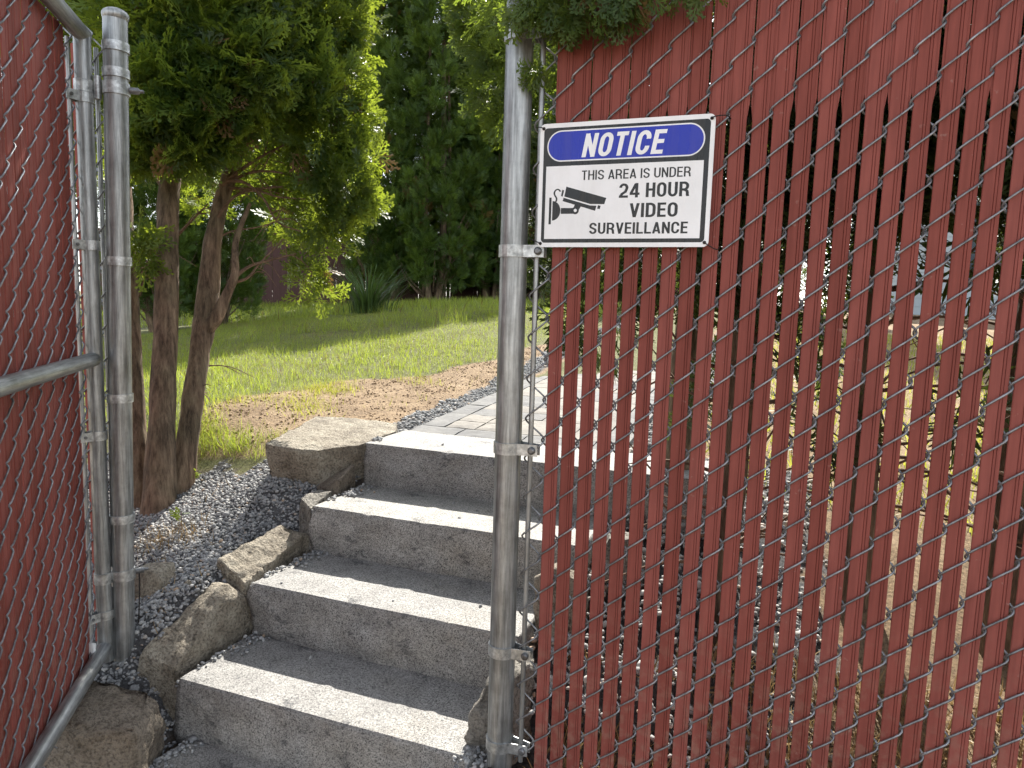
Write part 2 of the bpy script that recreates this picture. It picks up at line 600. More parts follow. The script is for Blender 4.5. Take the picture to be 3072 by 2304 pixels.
def hgt(x, y, raw=False):
    x = np.asarray(x, float)
    y = np.asarray(y, float)
    sh = x.shape
    xf, yf = x.ravel(), y.ravel()
    out = np.zeros(len(xf))
    for s in range(0, len(xf), 20000):
        a, b_ = xf[s:s + 20000], yf[s:s + 20000]
        d = np.hypot(a[:, None] - CTRL[None, :, 0], b_[:, None] - CTRL[None, :, 1])
        out[s:s + 20000] = d @ _w[:_n] + _w[_n]
    z = out.reshape(sh)
    far = np.clip((np.hypot(x, y - 4) - 14) / 14, 0, 1)
    z = z * (1 - far) + (-.2) * far
    return z if raw else stair_cap(x, y, z)


def in_gravel(x, y):
    e = .05 * np.sin(x * 13) + .04 * np.sin(x * 29 + y * 17)
    left = (x < -1.56) & (x > -3.4) & (y > .8) & (y < 2.50 + e + np.clip((x + 1.62) * .25, -.22, .3))
    strip = (x < -1.535) & (x > -1.72 + e * .7) & (y > 2.6) & (y < 9)
    right = (x > -.62) & (x < .12 + e * 2) & (y > 1.62 + e) & (y < 2.95)
    rstrip = (x > -.58) & (x < -.33 + e) & (y > 2.6) & (y < 9)
    return left, strip, right | rstrip


def in_soil(x, y):
    """bare seeded strip beside the path"""
    e = .13 * np.sin(x * 3.1 + 1) + .10 * np.sin(y * 2.3 + x) + .06 * np.sin(y * 7.9)
    edge = np.interp(y, [2.4, 3.6, 5.2, 7.0], [-2.62, -2.5, -1.95, -1.78]) + e * .6
    s = (x > edge) & (x < -1.5) & (y > 2.45)
    r_ = (x > -.6)
    return s | r_


def axis(lo, hi, step, far, k=1.22):
    a = list(np.arange(lo, hi + 1e-6, step))
    s = step
    while a[-1] < far:
        s *= k
        a.append(a[-1] + s)
    s = step
    while a[0] > -far:
        s *= k
        a.insert(0, a[0] - s)
    return np.array(a)


gx, gy = axis(-4.2, 1.6, .035, 420), axis(.7, 8.0, .04, 420)
GX, GY = np.meshgrid(gx, gy)
GZ = hgt(GX, GY)
fine = np.array([noise.noise((x * 9, y * 9, 0)) * .5 + noise.noise((x * 27, y * 27, 3)) * .25 for x, y in zip(GX.ravel(), GY.ravel())]).reshape(GX.shape)
near = np.clip(1.3 - np.hypot(GX + 1, GY - 4) / 14, 0, 1)
GZ += fine * .022 * near
gl, gs, gr = in_gravel(GX, GY)
nx, ny = len(gx), len(gy)
ii = np.arange(ny - 1)[:, None] * nx + np.arange(nx - 1)[None]
quads = np.stack([ii, ii + 1, ii + nx + 1, ii + nx], -1).reshape(-1, 4)
g_me = mesh_np('ground', np.stack([GX, GY, GZ], -1).reshape(-1, 3), quads, M['ground'], True)
for nm, arr in (('stony', (gl | gs | gr).astype(float)), ('turf', (~in_soil(GX, GY) & ~(gl | gs | gr) & (GY > 2)).astype(float) * .75)):
    at = g_me.attributes.new(nm, 'FLOAT', 'POINT')
    at.data.foreach_set('value', arr.ravel().astype(np.float32))
ground = tag(link('ground', g_me), 'sloping earth and lawn around the granite stairs', None, None, 'structure')


# ------------------------------------------------------------------ granite stairs
def rough_slab(name, x0, x1, y0, y1, z0, z1, seed, label):
    """sawn top, split rock-face front and ends"""
    def nz(p, s): return noise.fractal(Vector(p) * s + Vector((seed * 7.3, seed, 0)), 1.0, 2.0, 5)
    st = .0125
    us = np.linspace(0, 1, max(3, int((x1 - x0) / st)))
    ds = np.linspace(0, 1, max(3, int((y1 - y0) / (st * 2))))
    hs = np.linspace(0, 1, max(3, int((z1 - z0) / st)))
    bm = bmesh.new()

    def grid(fun, A, B):
        vv = [[bm.verts.new(fun(a, b_)) for b_ in B] for a in A]
        for i in range(len(A) - 1):
            for j in range(len(B) - 1):
                bm.faces.new((vv[i][j], vv[i + 1][j], vv[i + 1][j + 1], vv[i][j + 1]))

    def warp(x, y, z):
        k = (z1 - z) / (z1 - z0)                    # 0 at the sawn arris
        edge = min(1, k / .12)
        p = (x, y, z)
        ff = max(0, 1 - (y - y0) / .012)
        fl = max(0, 1 - (x - x0) / .012)
        fr = max(0, 1 - (x1 - x) / .012)
        chip = max(0, noise.noise(Vector((x * 21 + seed, y * 21, seed * 3.1))) - .34) * .016 * max(0, 1 - k / .08)
        dy = ff * (edge * (-.012 * math.sin(math.pi * min(1, k * .9)) + .013 * nz(p, 9) + .004 * nz(p, 42)) + chip)
        dx = fl * (edge * (.010 * nz(p, 9) - .006) + chip) - fr * (edge * (.010 * nz(p, 9) - .006))
        dz = -chip * .8 * (ff + fl) + .0016 * noise.noise(Vector((x * 3, y * 3, seed)))
        return (x + dx, y + dy, z + dz)
    lx, ly, lz = x1 - x0, y1 - y0, z1 - z0
    grid(lambda a, b_: warp(x0 + a * lx, y0 + b_ * ly, z1), us, ds)
    grid(lambda a, b_: warp(x0 + a * lx, y0, z0 + b_ * lz), us, hs)
    grid(lambda a, b_: warp(x0, y0 + a * ly, z0 + b_ * lz), ds, hs)
    grid(lambda a, b_: warp(x1, y0 + a * ly, z0 + b_ * lz), ds, hs)
    grid(lambda a, b_: (x0 + a * lx, y1, z0 + b_ * lz), (0, 1), (0, 1))
    bmesh.ops.remove_doubles(bm, verts=bm.verts, dist=.0004)
    me = bm_mesh(name, bm, M['granite'], False)
    for p in me.polygons: p.use_smooth = abs(p.normal.z) < .6
    c = Vector(((x0 + x1) / 2, (y0 + y1) / 2, z0))
    me.transform(Matrix.Translation(-c))
    o = link(name, me, None, c)
    return tag(o, label, 'step', 'granite steps leading up through the gate')


STEP_L = [-1.50, -1.53, -1.53, -1.53, -1.53]
STEP_R = [-.62, -.62, -.61, -.52, -.165]
STEP_LABEL = ['shaded grey granite slab lowest of all, at the bottom edge of the view',
              'granite step at gate level, lowest of the four sunlit slabs, beside the long tan rocks',
              'second sunlit granite step up from the gate, between the tan rocks and the post',
              'third sunlit granite step up, just below the top slab',
              'topmost and widest granite step, meeting the paver path and the big flat rock']
for i in range(5):
    depth = .36 if i == 0 else (.42 if i < 4 else .335)
    rough_slab('granite_step', STEP_L[i], STEP_R[i], STEP_Y[i], STEP_Y[i] + depth, STEP_Z[i] - .205, STEP_Z[i], i + 1, STEP_LABEL[i])


# ------------------------------------------------------------------ rocks
def rock(pts, label, mat, seed, rough=.010, cuts=3, group=None, cat='rock', name='rock', jag=.5):
    bm = bmesh.new()
    for p in pts: bm.verts.new(p)
    bmesh.ops.convex_hull(bm, input=bm.verts)
    bmesh.ops.delete(bm, geom=[v for v in bm.verts if not v.link_faces], context='VERTS')
    bmesh.ops.dissolve_limit(bm, angle_limit=R(6), verts=bm.verts, edges=bm.edges)
    bmesh.ops.bevel(bm, geom=bm.edges[:], offset=.0045, segments=2, affect='EDGES', profile=.6)
    bmesh.ops.triangulate(bm, faces=bm.faces)
    for _ in range(6):
        long = [e for e in bm.edges if e.calc_length() > .016]
        if not long or len(bm.verts) > 26000: break
        bmesh.ops.subdivide_edges(bm, edges=long, cuts=1)
        bmesh.ops.triangulate(bm, faces=[f for f in bm.faces if len(f.verts) > 3])
    bm.normal_update()
    rough *= 1.25
    nv = [(v, v.normal.copy()) for v in bm.verts]
    for v, n in nv:
        p = v.co * 6 + Vector((seed * 3.7, seed * 1.3, 0))
        q = v.co * 24 + Vector((seed, 0, seed))
        d = noise.fractal(p, 1.0, 2.0, 4) * rough + noise.fractal(q, 1.0, 2.1, 4) * rough * jag
        d -= max(0, noise.noise(v.co * 16 + Vector((seed, 5, 0))) - .3) * rough * 1.3
        v.co += n * d
    me = bm_mesh(name, bm, M[mat], True)
    c = Vector((sum(p[0] for p in pts) / len(pts), sum(p[1] for p in pts) / len(pts), min(p[2] for p in pts)))
    me.transform(Matrix.Translation(-c))
    return tag(link(name, me, None, c), label, cat, group)


GRP = 'rocks edging the stairs'
rock([(-1.560, 1.470, -1.36), (-1.565, 1.478, -1.085), (-1.690, 1.455, -1.060), (-1.70, 1.45, -1.36), (-1.553, 1.69, -.945), (-1.635, 1.69, -.918),
      (-1.552, 1.785, -1.00), (-1.66, 1.82, -.96), (-1.556, 1.80, -1.22), (-1.70, 1.82, -1.22), (-1.575, 1.70, -.915), (-1.63, 1.50, -1.045)],
     'long tan wedge-shaped rock beside the lowest sunlit step, gravel piled on its top', 'rock', 1, .009, 3, GRP)
rock([(-1.552, 1.75, -.925), (-1.552, 2.05, -.862), (-1.67, 1.77, -.872), (-1.635, 2.04, -.828), (-1.553, 1.79, -1.12), (-1.553, 2.13, -1.02),
      (-1.68, 1.76, -1.12), (-1.65, 2.12, -1.02), (-1.552, 2.135, -.885), (-1.70, 1.85, -.885)],
     'long pitted tan rock sloping up beside the second step, middle of the stair edge', 'rock', 2, .010, 3, GRP, jag=.8)
rock([(-1.545, 2.09, -.77), (-1.60, 2.10, -.735), (-1.64, 2.15, -.80), (-1.545, 2.10, -1.0), (-1.65, 2.15, -1.0), (-1.55, 2.24, -.735), (-1.63, 2.26, -.76), (-1.55, 2.25, -1.0), (-1.62, 2.12, -.86)],
     'small pale upright rock wedged against the end of the third step', 'rock_pale', 3, .010, 3, GRP)
rock([(-1.545, 2.28, -.70), (-1.545, 2.38, -.66), (-1.66, 2.28, -.745), (-1.62, 2.38, -.70), (-1.55, 2.25, -.83), (-1.67, 2.30, -.83), (-1.55, 2.40, -.83), (-1.64, 2.40, -.83), (-1.59, 2.26, -.73)],
     'small dark brown rock tucked under the big flat rock', 'rock_dark', 4, .007, 3, GRP)
rock([(-1.865, 2.225, -.582), (-2.02, 2.78, -.562), (-1.62, 2.86, -.570), (-1.548, 2.72, -.580), (-1.548, 2.42, -.590), (-1.66, 2.285, -.598), (-1.74, 2.235, -.594),
      (-1.855, 2.25, -.735), (-1.66, 2.31, -.775), (-1.55, 2.46, -.735), (-2.0, 2.8, -.82), (-1.6, 2.85, -.82), (-1.56, 2.44, -.66)],
     'big flat-topped brown rock beside the topmost step', 'rock', 5, .006, 3, GRP)
rock([(-1.515, 1.375, -1.125), (-1.745, 1.365, -1.09), (-1.475, 1.255, -1.125), (-1.69, 1.165, -1.09), (-1.80, 1.25, -1.12), (-1.455, 1.26, -1.26), (-1.44, 1.23, -1.5), (-1.53, 1.40, -1.5),
      (-1.72, 1.12, -1.5), (-1.85, 1.36, -1.5), (-1.56, 1.385, -1.095), (-1.86, 1.22, -1.5), (-1.58, 1.18, -1.12)],
     'large brown boulder at the foot of the open gate, under its bottom rail', 'rock_dark', 6, .013, 3, GRP, 'boulder', 'boulder')
rock([(-1.87, 1.62, -.885), (-1.82, 1.62, -.875), (-1.775, 1.63, -.90), (-1.79, 1.60, -.985), (-1.89, 1.58, -1.03), (-1.90, 1.70, -.895), (-1.81, 1.71, -.885), (-1.80, 1.72, -1.05), (-1.92, 1.70, -1.05)],
     'angular brown rock in the gravel just behind the gate post', 'rock', 7, .006, 3, GRP)
rock([(-1.735, 1.635, -.948), (-1.695, 1.66, -.902), (-1.675, 1.67, -.925), (-1.67, 1.66, -.97), (-1.745, 1.64, -.985), (-1.69, 1.70, -.95), (-1.70, 1.63, -.985)],
     'small pointed grey-brown stone poking out of the gravel near the gate post', 'rock', 8, .004, 3, GRP, 'stone')
rock([(-.655, 1.500, -1.13), (-.64, 1.500, -1.02), (-.615, 1.52, -.94), (-.55, 1.53, -.925), (-.53, 1.55, -1.15), (-.62, 1.66, -.93), (-.54, 1.68, -.94), (-.53, 1.68, -1.15), (-.63, 1.68, -1.15), (-.655, 1.55, -1.06), (-.60, 1.495, -1.16)],
     'rough pale rock between the lowest sunlit step and the foot of the sign post', 'rock_pale', 9, .013, 3, GRP, jag=.9)
rock([(-.605, 1.86, -.90), (-.60, 1.88, -.80), (-.55, 1.90, -.765), (-.49, 1.92, -.80), (-.47, 1.90, -.95), (-.59, 1.85, -1.0), (-.50, 1.86, -1.0), (-.58, 2.02, -.79), (-.48, 2.03, -.82), (-.48, 2.03, -1.0), (-.60, 2.0, -1.0)],
     'rounded tan rock beyond the sign post at the right end of the second step', 'rock', 10, .010, 3, GRP)
rock([(-.47, 2.11, -.79), (-.44, 2.10, -.72), (-.36, 2.12, -.72), (-.33, 2.15, -.80), (-.46, 2.2, -.72), (-.36, 2.22, -.73), (-.47, 2.1, -.9), (-.34, 2.12, -.9), (-.45, 2.25, -.9), (-.34, 2.25, -.9)],
     'pale stone behind the slatted fence at the right end of the third step', 'rock_pale', 11, .008, 3, GRP)
rock([(-.566, 1.442, -1.092), (-.40, 1.442, -1.090), (-.40, 1.15, -1.090), (-.57, 1.15, -1.094), (-.566, 1.445, -1.28), (-.395, 1.445, -1.28), (-.395, 1.15, -1.28), (-.575, 1.15, -1.28)],
     'dark red-brown block in front of the sign post foot, at the bottom edge', 'rock_red', 12, .0025, 3, None, 'block', 'wall_block')


# ------------------------------------------------------------------ gravel
def ico(sub, squash, seed):
    bm = bmesh.new()
    bmesh.ops.create_icosphere(bm, subdivisions=sub, radius=1)
    r = random.Random(seed)
    off = Vector((r.random() * 50, r.random() * 50, 0))
    for v in bm.verts:
        v.co *= 1 + .34 * noise.noise(v.co * 1.2 + off) + .10 * noise.noise(v.co * 3 + off)
        v.co.x *= squash[0]; v.co.y *= squash[1]; v.co.z *= squash[2]
    bm.verts.ensure_lookup_table()
    V = np.array([v.co[:] for v in bm.verts])
    T = np.array([[v.index for v in f.verts] for f in bm.faces])
    bm.free()
    return V, T


def rot_mats(ax, ang):
    ax = ax / np.linalg.norm(ax, axis=1)[:, None]
    c, s = np.cos(ang), np.sin(ang)
    K = np.zeros((len(ax), 3, 3))
    K[:, 0, 1], K[:, 0, 2], K[:, 1, 0] = -ax[:, 2], ax[:, 1], ax[:, 2]
    K[:, 1, 2], K[:, 2, 0], K[:, 2, 1] = -ax[:, 0], -ax[:, 1], ax[:, 0]
    return np.eye(3)[None] + s[:, None, None] * K + (1 - c)[:, None, None] * (K @ K)


def scatter(templates, pick, mats, pos, tint):
    VV, TT, TI, o = [], [], [], 0
    for k, (V, T) in enumerate(templates):
        s = np.where(pick == k)[0]
        if not len(s): continue
        v = np.einsum('nij,vj->nvi', mats[s], V) + pos[s][:, None]
        t = T[None] + (np.arange(len(s)) * len(V))[:, None, None] + o
        VV.append(v.reshape(-1, 3)); TT.append(t.reshape(-1, T.shape[1])); TI.append(np.repeat(tint[s], len(V)))
        o += len(s) * len(V)
    return np.vstack(VV), np.vstack(TT), np.concatenate(TI)


PEB = [ico(2, (1, .78, .62), s) for s in range(5)] + [ico(2, (1, .6, .5), 30 + s) for s in range(3)]
PEB1 = [ico(1, (1, .75, .6), s) for s in range(6)]


def gravel(name, label, x, y, z, size, mat, temps, jit=.5):
    n = len(x)
    ax = RNG.normal(size=(n, 3))
    m = rot_mats(ax, RNG.uniform(0, 1.0, n) ** 1.5 * math.pi * jit)
    zr = rot_mats(np.tile([0, 0, 1.0], (n, 1)), RNG.uniform(0, 6.28, n))
    m = (m @ zr) * size[:, None, None]
    v, t, ti = scatter(temps, RNG.integers(0, len(temps), n), m, np.stack([x, y, z], 1), RNG.random(n))
    o = link(name, mesh_np(name, v, t, M[mat], True, ti))
    return tag(o, label, None, None, 'stuff')


def pick_pts(n, box, test):
    x = RNG.uniform(box[0], box[1], n)
    y = RNG.uniform(box[2], box[3], n)
    k = test(x, y)
    return x[k], y[k]


def peb_size(n, lo=.0045, hi=.0105):
    s = lo + (hi - lo) * RNG.random(n) ** 2.0
    s[RNG.random(n) < .012] *= 1.8
    return s


x, y = pick_pts(37000, (-2.75, -1.56, 1.0, 2.6), lambda a, b_: in_gravel(a, b_)[0] & (a > np.where(b_ < 1.45, -1.86, -1.27 * b_ - .02)))
s = peb_size(len(x), .0042, .0098)
z = hgt(x, y) + s * RNG.uniform(-.2, .9, len(x))
k = y < 1.66
gravel('gravel', 'blue-grey crushed gravel bed left of the stairs, near the gate post', x[k], y[k], z[k], s[k], 'pebble', PEB)
k = ~k
gravel('gravel', 'blue-grey crushed gravel bed left of the stairs, toward the trunks', x[k], y[k], z[k], s[k], 'pebble', PEB1)
x, y = pick_pts(9500, (-2.0, -1.53, 2.7, 8.5), lambda a, b_: in_gravel(a, b_)[1] & (RNG.random(len(a)) < np.clip(1.6 - (b_ - 2.7) * .22, .3, 1)))
s = peb_size(len(x), .006, .012)
gravel('gravel', 'narrow strip of grey gravel along the left of the path', x, y, hgt(x, y) + s * RNG.uniform(.1, .9, len(x)), s, 'pebble', PEB1)
x, y = pick_pts(11500, (-.62, .4, 1.55, 6.0), lambda a, b_: in_gravel(a, b_)[2])
s = peb_size(len(x), .007, .015)
gravel('gravel', 'pale gravel bed behind the slatted fence', x, y, hgt(x, y, True) + s * RNG.uniform(0, .9, len(x)), s, 'pebble_warm', PEB1)
# spilled pebbles on treads and in the joints beside the slabs
px_, py_, pz_ = [], [], []
for i in range(0, 5):
    for _ in range(110):
        yy = STEP_Y[i] + .05 + RNG.random() * (.27 if i < 4 else .05)
        xx = STEP_L[i] + abs(RNG.normal()) * .035 + .004
        if yy < STEP_Y[i] + .16: xx = STEP_L[i] + abs(RNG.normal()) * .02 - .02
        if xx < STEP_L[i]: continue
        px_.append(xx); py_.append(yy); pz_.append(STEP_Z[i] + .003 + RNG.random() * .006)
for _ in range(300):
    a_ = RNG.random()
    px_.append(-1.545 - RNG.random() * .02); py_.append(1.2 + a_ * 1.1)
    k_ = sum(py_[-1] > q for q in STEP_Y) - 1
    px_[-1] = -1.538 - RNG.random() * .012
    pz_.append(STEP_Z[max(k_, 0)] - .012 - RNG.random() * .02)
for _ in range(9):
    i = RNG.integers(1, 5)
    px_.append(RNG.uniform(-1.5, -.7)); py_.append(STEP_Y[i] + RNG.uniform(.03, .3)); pz_.append(STEP_Z[i] + .002)
for _ in range(240):
    px_.append(RNG.uniform(-.66, -.53)); py_.append(RNG.uniform(1.44, 1.52)); pz_.append(-1.105 + RNG.uniform(-.04, .012))
s = peb_size(len(px_), .0045, .009)
gravel('gravel', 'loose pebbles spilled on the treads and in the joints', np.array(px_), np.array(py_), np.array(pz_), s, 'pebble', PEB)

# ------------------------------------------------------------------ paver path
path_bed = bmesh.new()
pyv = np.linspace(2.762, 9.0, 40)
rows = []
for yy in pyv:
    zz = -.612 + .055 * (yy - 2.8)
    rows.append([path_bed.verts.new((-1.535, yy, zz)), path_bed.verts.new((-.53, yy, zz))])
for a, b_ in zip(rows[:-1], rows[1:]):
    path_bed.faces.new((a[0], a[1], b_[1], b_[0]))
path = tag(link('path', bm_mesh('path', path_bed, M['joint'])), 'straight paver path running uphill from the top step', None, None, 'structure')


def path_z(yy): return -.586 + .055 * (yy - 2.8)


def paver(x0, x1, y0, y1, mat, seed):
    r = random.Random(seed)
    g = .003
    bm = bmesh.new()
    nxs, nys = 5, 5
    vs = []
    for j in range(nys):
        row = []
        for i in range(nxs):
            x = x0 + g + (x1 - x0 - 2 * g) * i / (nxs - 1)
            y = y0 + g + (y1 - y0 - 2 * g) * j / (nys - 1)
            e = i in (0, nxs - 1) or j in (0, nys - 1)
            z = path_z(y) + (-.0035 if e else 0) + .0035 * noise.noise(Vector((x * 14, y * 14, seed)))
            row.append(bm.verts.new((x + (r.uniform(-.0015, .0015) if e else 0), y, z)))
        vs.append(row)
    for j in range(nys - 1):
        for i in range(nxs - 1):
            bm.faces.new((vs[j][i], vs[j][i + 1], vs[j + 1][i + 1], vs[j + 1][i]))
    ring = vs[0] + [q[-1] for q in vs[1:]] + vs[-1][-2::-1] + [q[0] for q in vs[-2:0:-1]]
    low = [bm.verts.new((v.co.x, v.co.y, v.co.z - .022)) for v in ring]
    for k in range(len(ring)):
        bm.faces.new((ring[k], low[k], low[(k + 1) % len(ring)], ring[(k + 1) % len(ring)]))
    me = bm_mesh('paver', bm, M[mat], False)
    link('paver', me, path)


pr = random.Random(3)
yy = 2.770
k = 0
x = -1.53
while x < -.56:                                       # header course against the top step
    w = pr.choice((.23, .30, .31))
    x1 = min(x + w, -.545)
    if -.545 - x1 < .08: x1 = -.545
    k += 1
    paver(x, x1, 2.770, 2.925, 'paver_grey', k)
    x = x1
yb = 2.928
while yb < 8.8:                                        # dark border course on both edges
    w = pr.choice((.23, .30, .23))
    for xa, xb in ((-1.53, -1.415), (-.665, -.545)):
        k += 1
        paver(xa, xb, yb, yb + w, 'paver_grey', k)
    yb += w
yb = 2.928
while yb < 8.8:                                        # random ashlar field
    d = pr.choice((.15, .30, .23, .30))
    x = -1.412
    while x < -.67:
        w = pr.choice((.15, .23, .30, .38))
        x1 = min(x + w, -.668)
        if -.668 - x1 < .09: x1 = -.668
        k += 1
        mt = 'paver' if pr.random() < .8 else 'paver_grey'
        if d >= .30 and pr.random() < .35:
            paver(x, x1, yb, yb + .15, mt, k)
            k += 1
            paver(x, x1, yb + .15, yb + d, 'paver', k)
        else:
            paver(x, x1, yb, yb + d, mt, k)
        x = x1
    yb += d


# ------------------------------------------------------------------ chain-link fence
def wire_mesh(name, z_lo, z_hi, phase):
    """one picket of chain-link: a flattened helix that rises to the right in front of the slat"""
    P = []
    n = int((z_hi - z_lo) / PITCH_Z) + 1
    hw, D, ov = PITCH_X / 2, .0062, .0024
    for k in range(n):
        z = z_lo + (k + phase) * PITCH_Z
        h = PITCH_Z
        P += [(-hw - ov, 0, z), (-hw * .90, -D, z + .09 * h), (0, -D * 1.02, z + .25 * h), (hw * .90, -D, z + .41 * h),
              (hw + ov, 0, z + .5 * h), (hw * .90, D, z + .59 * h), (0, D, z + .75 * h), (-hw * .90, D, z + .91 * h)]
    C = catmull(P, 2)
    v, q = tube_arrays(C, .00215, 6)
    return mesh_np(name, v, q, M['wire'], True)


SLAT_W = .0305


def slat_mesh(name, z_lo, z_hi, z_wide, w=SLAT_W):
    prof = [(-.5, .0014), (-.5, -.0004), (-.46, -.0016), (.08, -.0016), (.105, -.0002), (.13, -.0019), (.235, -.0019), (.26, -.0002), (.285, -.0016), (.46, -.0016), (.5, -.0004), (.5, .0014)]
    V, F = [], []
    n = len(prof)
    for z in (z_lo, z_hi):
        V += [(a * w, b_, z) for a, b_ in prof]
    for i in range(n):
        j = (i + 1) % n
        F.append((i, j, n + j, n + i))
    F.append(tuple(range(n))[::-1])
    F.append(tuple(range(n, 2 * n)))
    if z_wide is not None:
        ww = PITCH_X - .0014
        for s in (-1, 1):                               # shoulders: the slat is wider above
            o = len(V)
            a, b_ = s * (w / 2 - .0008), s * ww / 2
            for yv in (.0006, .0016):
                V += [(a, yv, z_wide - .024), (b_, yv, z_wide + .014), (b_, yv, z_hi), (a, yv, z_hi)]
            F += [(o, o + 1, o + 2, o + 3), (o + 7, o + 6, o + 5, o + 4)]
            for i in range(4):
                j = (i + 1) % 4
                F.append((o + i, o + 4 + i, o + 4 + j, o + j))
    me = bpy.data.meshes.new(name)
    me.from_pydata(V, [], F)
    me.update()
    bm = bmesh.new()
    bm.from_mesh(me)
    bmesh.ops.recalc_face_normals(bm, faces=bm.faces)
    bm.to_mesh(me)
    bm.free()
    me.materials.append(M['slat'])
    return me


def fabric(root, n0, n1, xk, zk, z_lo, z_hi, z_wide, slat_from, slat_to, yo=0.0, flip=False, sw=SLAT_W, mesh_cache={}):
    """pickets n0..n1-1 and slats; xk, zk is a knuckle in the root's frame; y=0 is the fabric plane"""
    key = (z_lo, z_hi, z_wide, zk, sw)
    if key not in mesh_cache:
        r0 = math.floor((z_lo - zk) / PITCH_Z)
        zb = zk + r0 * PITCH_Z
        mesh_cache[key] = (wire_mesh('wire', zb, z_hi, 0), wire_mesh('wire', zb, z_hi, .5), slat_mesh('slat', z_lo - .01, z_hi, z_wide, sw))
    w0, w1, sl = mesh_cache[key]
    r = random.Random(n0 * 31 + n1)
    for k in range(n0, n1):
        link('wire', (w0, w1)[k % 2], root, (xk + (k + .5) * PITCH_X, yo, 0))
    for k in range(slat_from, slat_to):
        zc = r.uniform(-.004, .004)
        link('slat', sl, root, (xk + (k + .5) * PITCH_X + r.gauss(0, .0004), yo + r.uniform(-.0006, .0006), zc),
             (r.gauss(0, .0006), r.gauss(0, .0006), r.gauss(0, .012) + (math.pi if flip else 0)))


def cyl_pts(x, y, z0, z1, n=2): return [(x, y, z0 + (z1 - z0) * i / (n - 1)) for i in range(n)]


def strap_band(root, px, py, rad, z, bx, by, h=.026, label=None):
    """a tension band: round the post, both tails reaching to the bolt at (bx, by)"""
    d = Vector((bx - px, by - py, 0))
    L = d.length
    d.normalize()
    n = Vector((-d.y, d.x, 0))
    rr = rad + .0034
    out, inn = [], []
    for i in range(25):
        a = R(28) + (2 * math.pi - R(56)) * i / 24
        v = d * math.cos(a) + n * math.sin(a)
        out.append(Vector((px, py, 0)) + v * rr)
        inn.append(Vector((px, py, 0)) + v * (rad + .0001))
    for lst, off in ((out, rr * math.sin(R(28))), (inn, rr * math.sin(R(28)) - .0025)):
        lst.insert(0, Vector((px, py, 0)) + d * (L + .012) + n * off * .55)
        lst.append(Vector((px, py, 0)) + d * (L + .012) - n * off * .55)
    bm = bmesh.new()
    A = [[bm.verts.new((p.x, p.y, zz)) for p in lst] for lst in (out, inn) for zz in (z - h / 2, z + h / 2)]
    m = len(out)
    for i in range(m - 1):
        for a, b_ in ((0, 1), (1, 3), (3, 2), (2, 0)):
            bm.faces.new((A[a][i], A[a][i + 1], A[b_][i + 1], A[b_][i]))
    for e in (0, m - 1):
        bm.faces.new((A[0][e], A[1][e], A[3][e], A[2][e]))
    band = link('tension_band', bm_mesh('tension_band', bm, M['strap'], False), root)
    bc = Vector((px, py, 0)) + d * L
    half = rr * math.sin(R(28)) * .62 + .004
    side = -n if n.y > 0 else n
    pts = [(bc.x + side.x * s, bc.y + side.y * s, z) for s in (-half, half - .004, half - .002, half + .0025, half + .0045)]
    link('bolt', tube_mesh('bolt', pts, [.0045, .0045, .0085, .0085, .005], M['bolt'], 12, False), band)
    return band


def pipe(name, p0, p1, rad, parent, mat='galv', sides=28):
    p0, p1 = Vector(p0), Vector(p1)
    L = (p1 - p0).length
    me = tube_mesh(name, [(0, 0, L * i / 3) for i in range(4)], rad, M[mat], sides)
    o = link(name, me, parent, p0)
    o.rotation_euler = (p1 - p0).to_track_quat('Z', 'Y').to_euler()
    return o


# right-hand fence with the sign post
fence = tag(empty('chain_link_fence', (-.548, FY, -1.10)), 'long run of chain-link fence with red-brown slats, carrying the notice sign', 'fence')
fo = Vector((-.548, FY, -1.10))
pipe('fence_post', (0, 0, -.10), (0, 0, 1.95), .0302, fence)
fabric(fence, -9, 48, X0 - fo.x, Z0 - fo.z, .005, 1.82, .385 - fo.z, -8, 48)
bar_x = -.4945 - fo.x
bar = link('tension_bar', tube_mesh('tension_bar', cyl_pts(bar_x, 0, .02, 1.80, 4), .0062, M['galv'], 8), fence)
for zz in (.5665, .1140, -.325, -.808, -1.043):
    strap_band(fence, 0, 0, .0302, zz - fo.z, .0625, -.004)
pipe('top_rail', (.03, .012, 1.845), (2.45, .012, 1.845), .021, fence)
pipe('fence_post', (2.47, .03, -.10), (2.47, .03, 1.92), .0302, fence)

# fence run on the far side of the gate, with the hinge post
LP = Vector((-1.737, FY, -1.10))
lfence = tag(empty('chain_link_fence', LP), 'chain-link fence run with red slats mostly hidden behind the open gate', 'fence')
post = pipe('fence_post', (-.024, 0, -.06), (.031, 0, 1.832), .0302, lfence)
post_ax = (Vector((.031, 0, 1.80)) - Vector((-.024, 0, -.06))) / 1.86
def post_x(z): return -.024 + (z + .06) * post_ax.x
bm = bmesh.new()
bmesh.ops.create_uvsphere(bm, u_segments=24, v_segments=12, radius=.0335)
for v in list(bm.verts):
    v.co.z = v.co.z * .55 if v.co.z > 0 else v.co.z * .8
link('post_cap', bm_mesh('post_cap', bm, M['galv'], True), lfence, (post_x(1.832), 0, 1.835))
for zz in (1.752, 1.685, 1.185, .80, .445):
    bx = post_x(zz)
    me = tube_mesh('post_band', [(0, 0, -.012), (0, 0, .012)], .0336, M['strap'], 28)
    link('post_band', me, lfence, (bx, 0, zz))
fabric(lfence, -40, -1, .018, Z0 - LP.z, .01, 1.78, None, -40, -3)
link('tension_bar', tube_mesh('tension_bar', cyl_pts(-.046, .002, .02, 1.76, 4), .0062, M['galv'], 8), lfence)

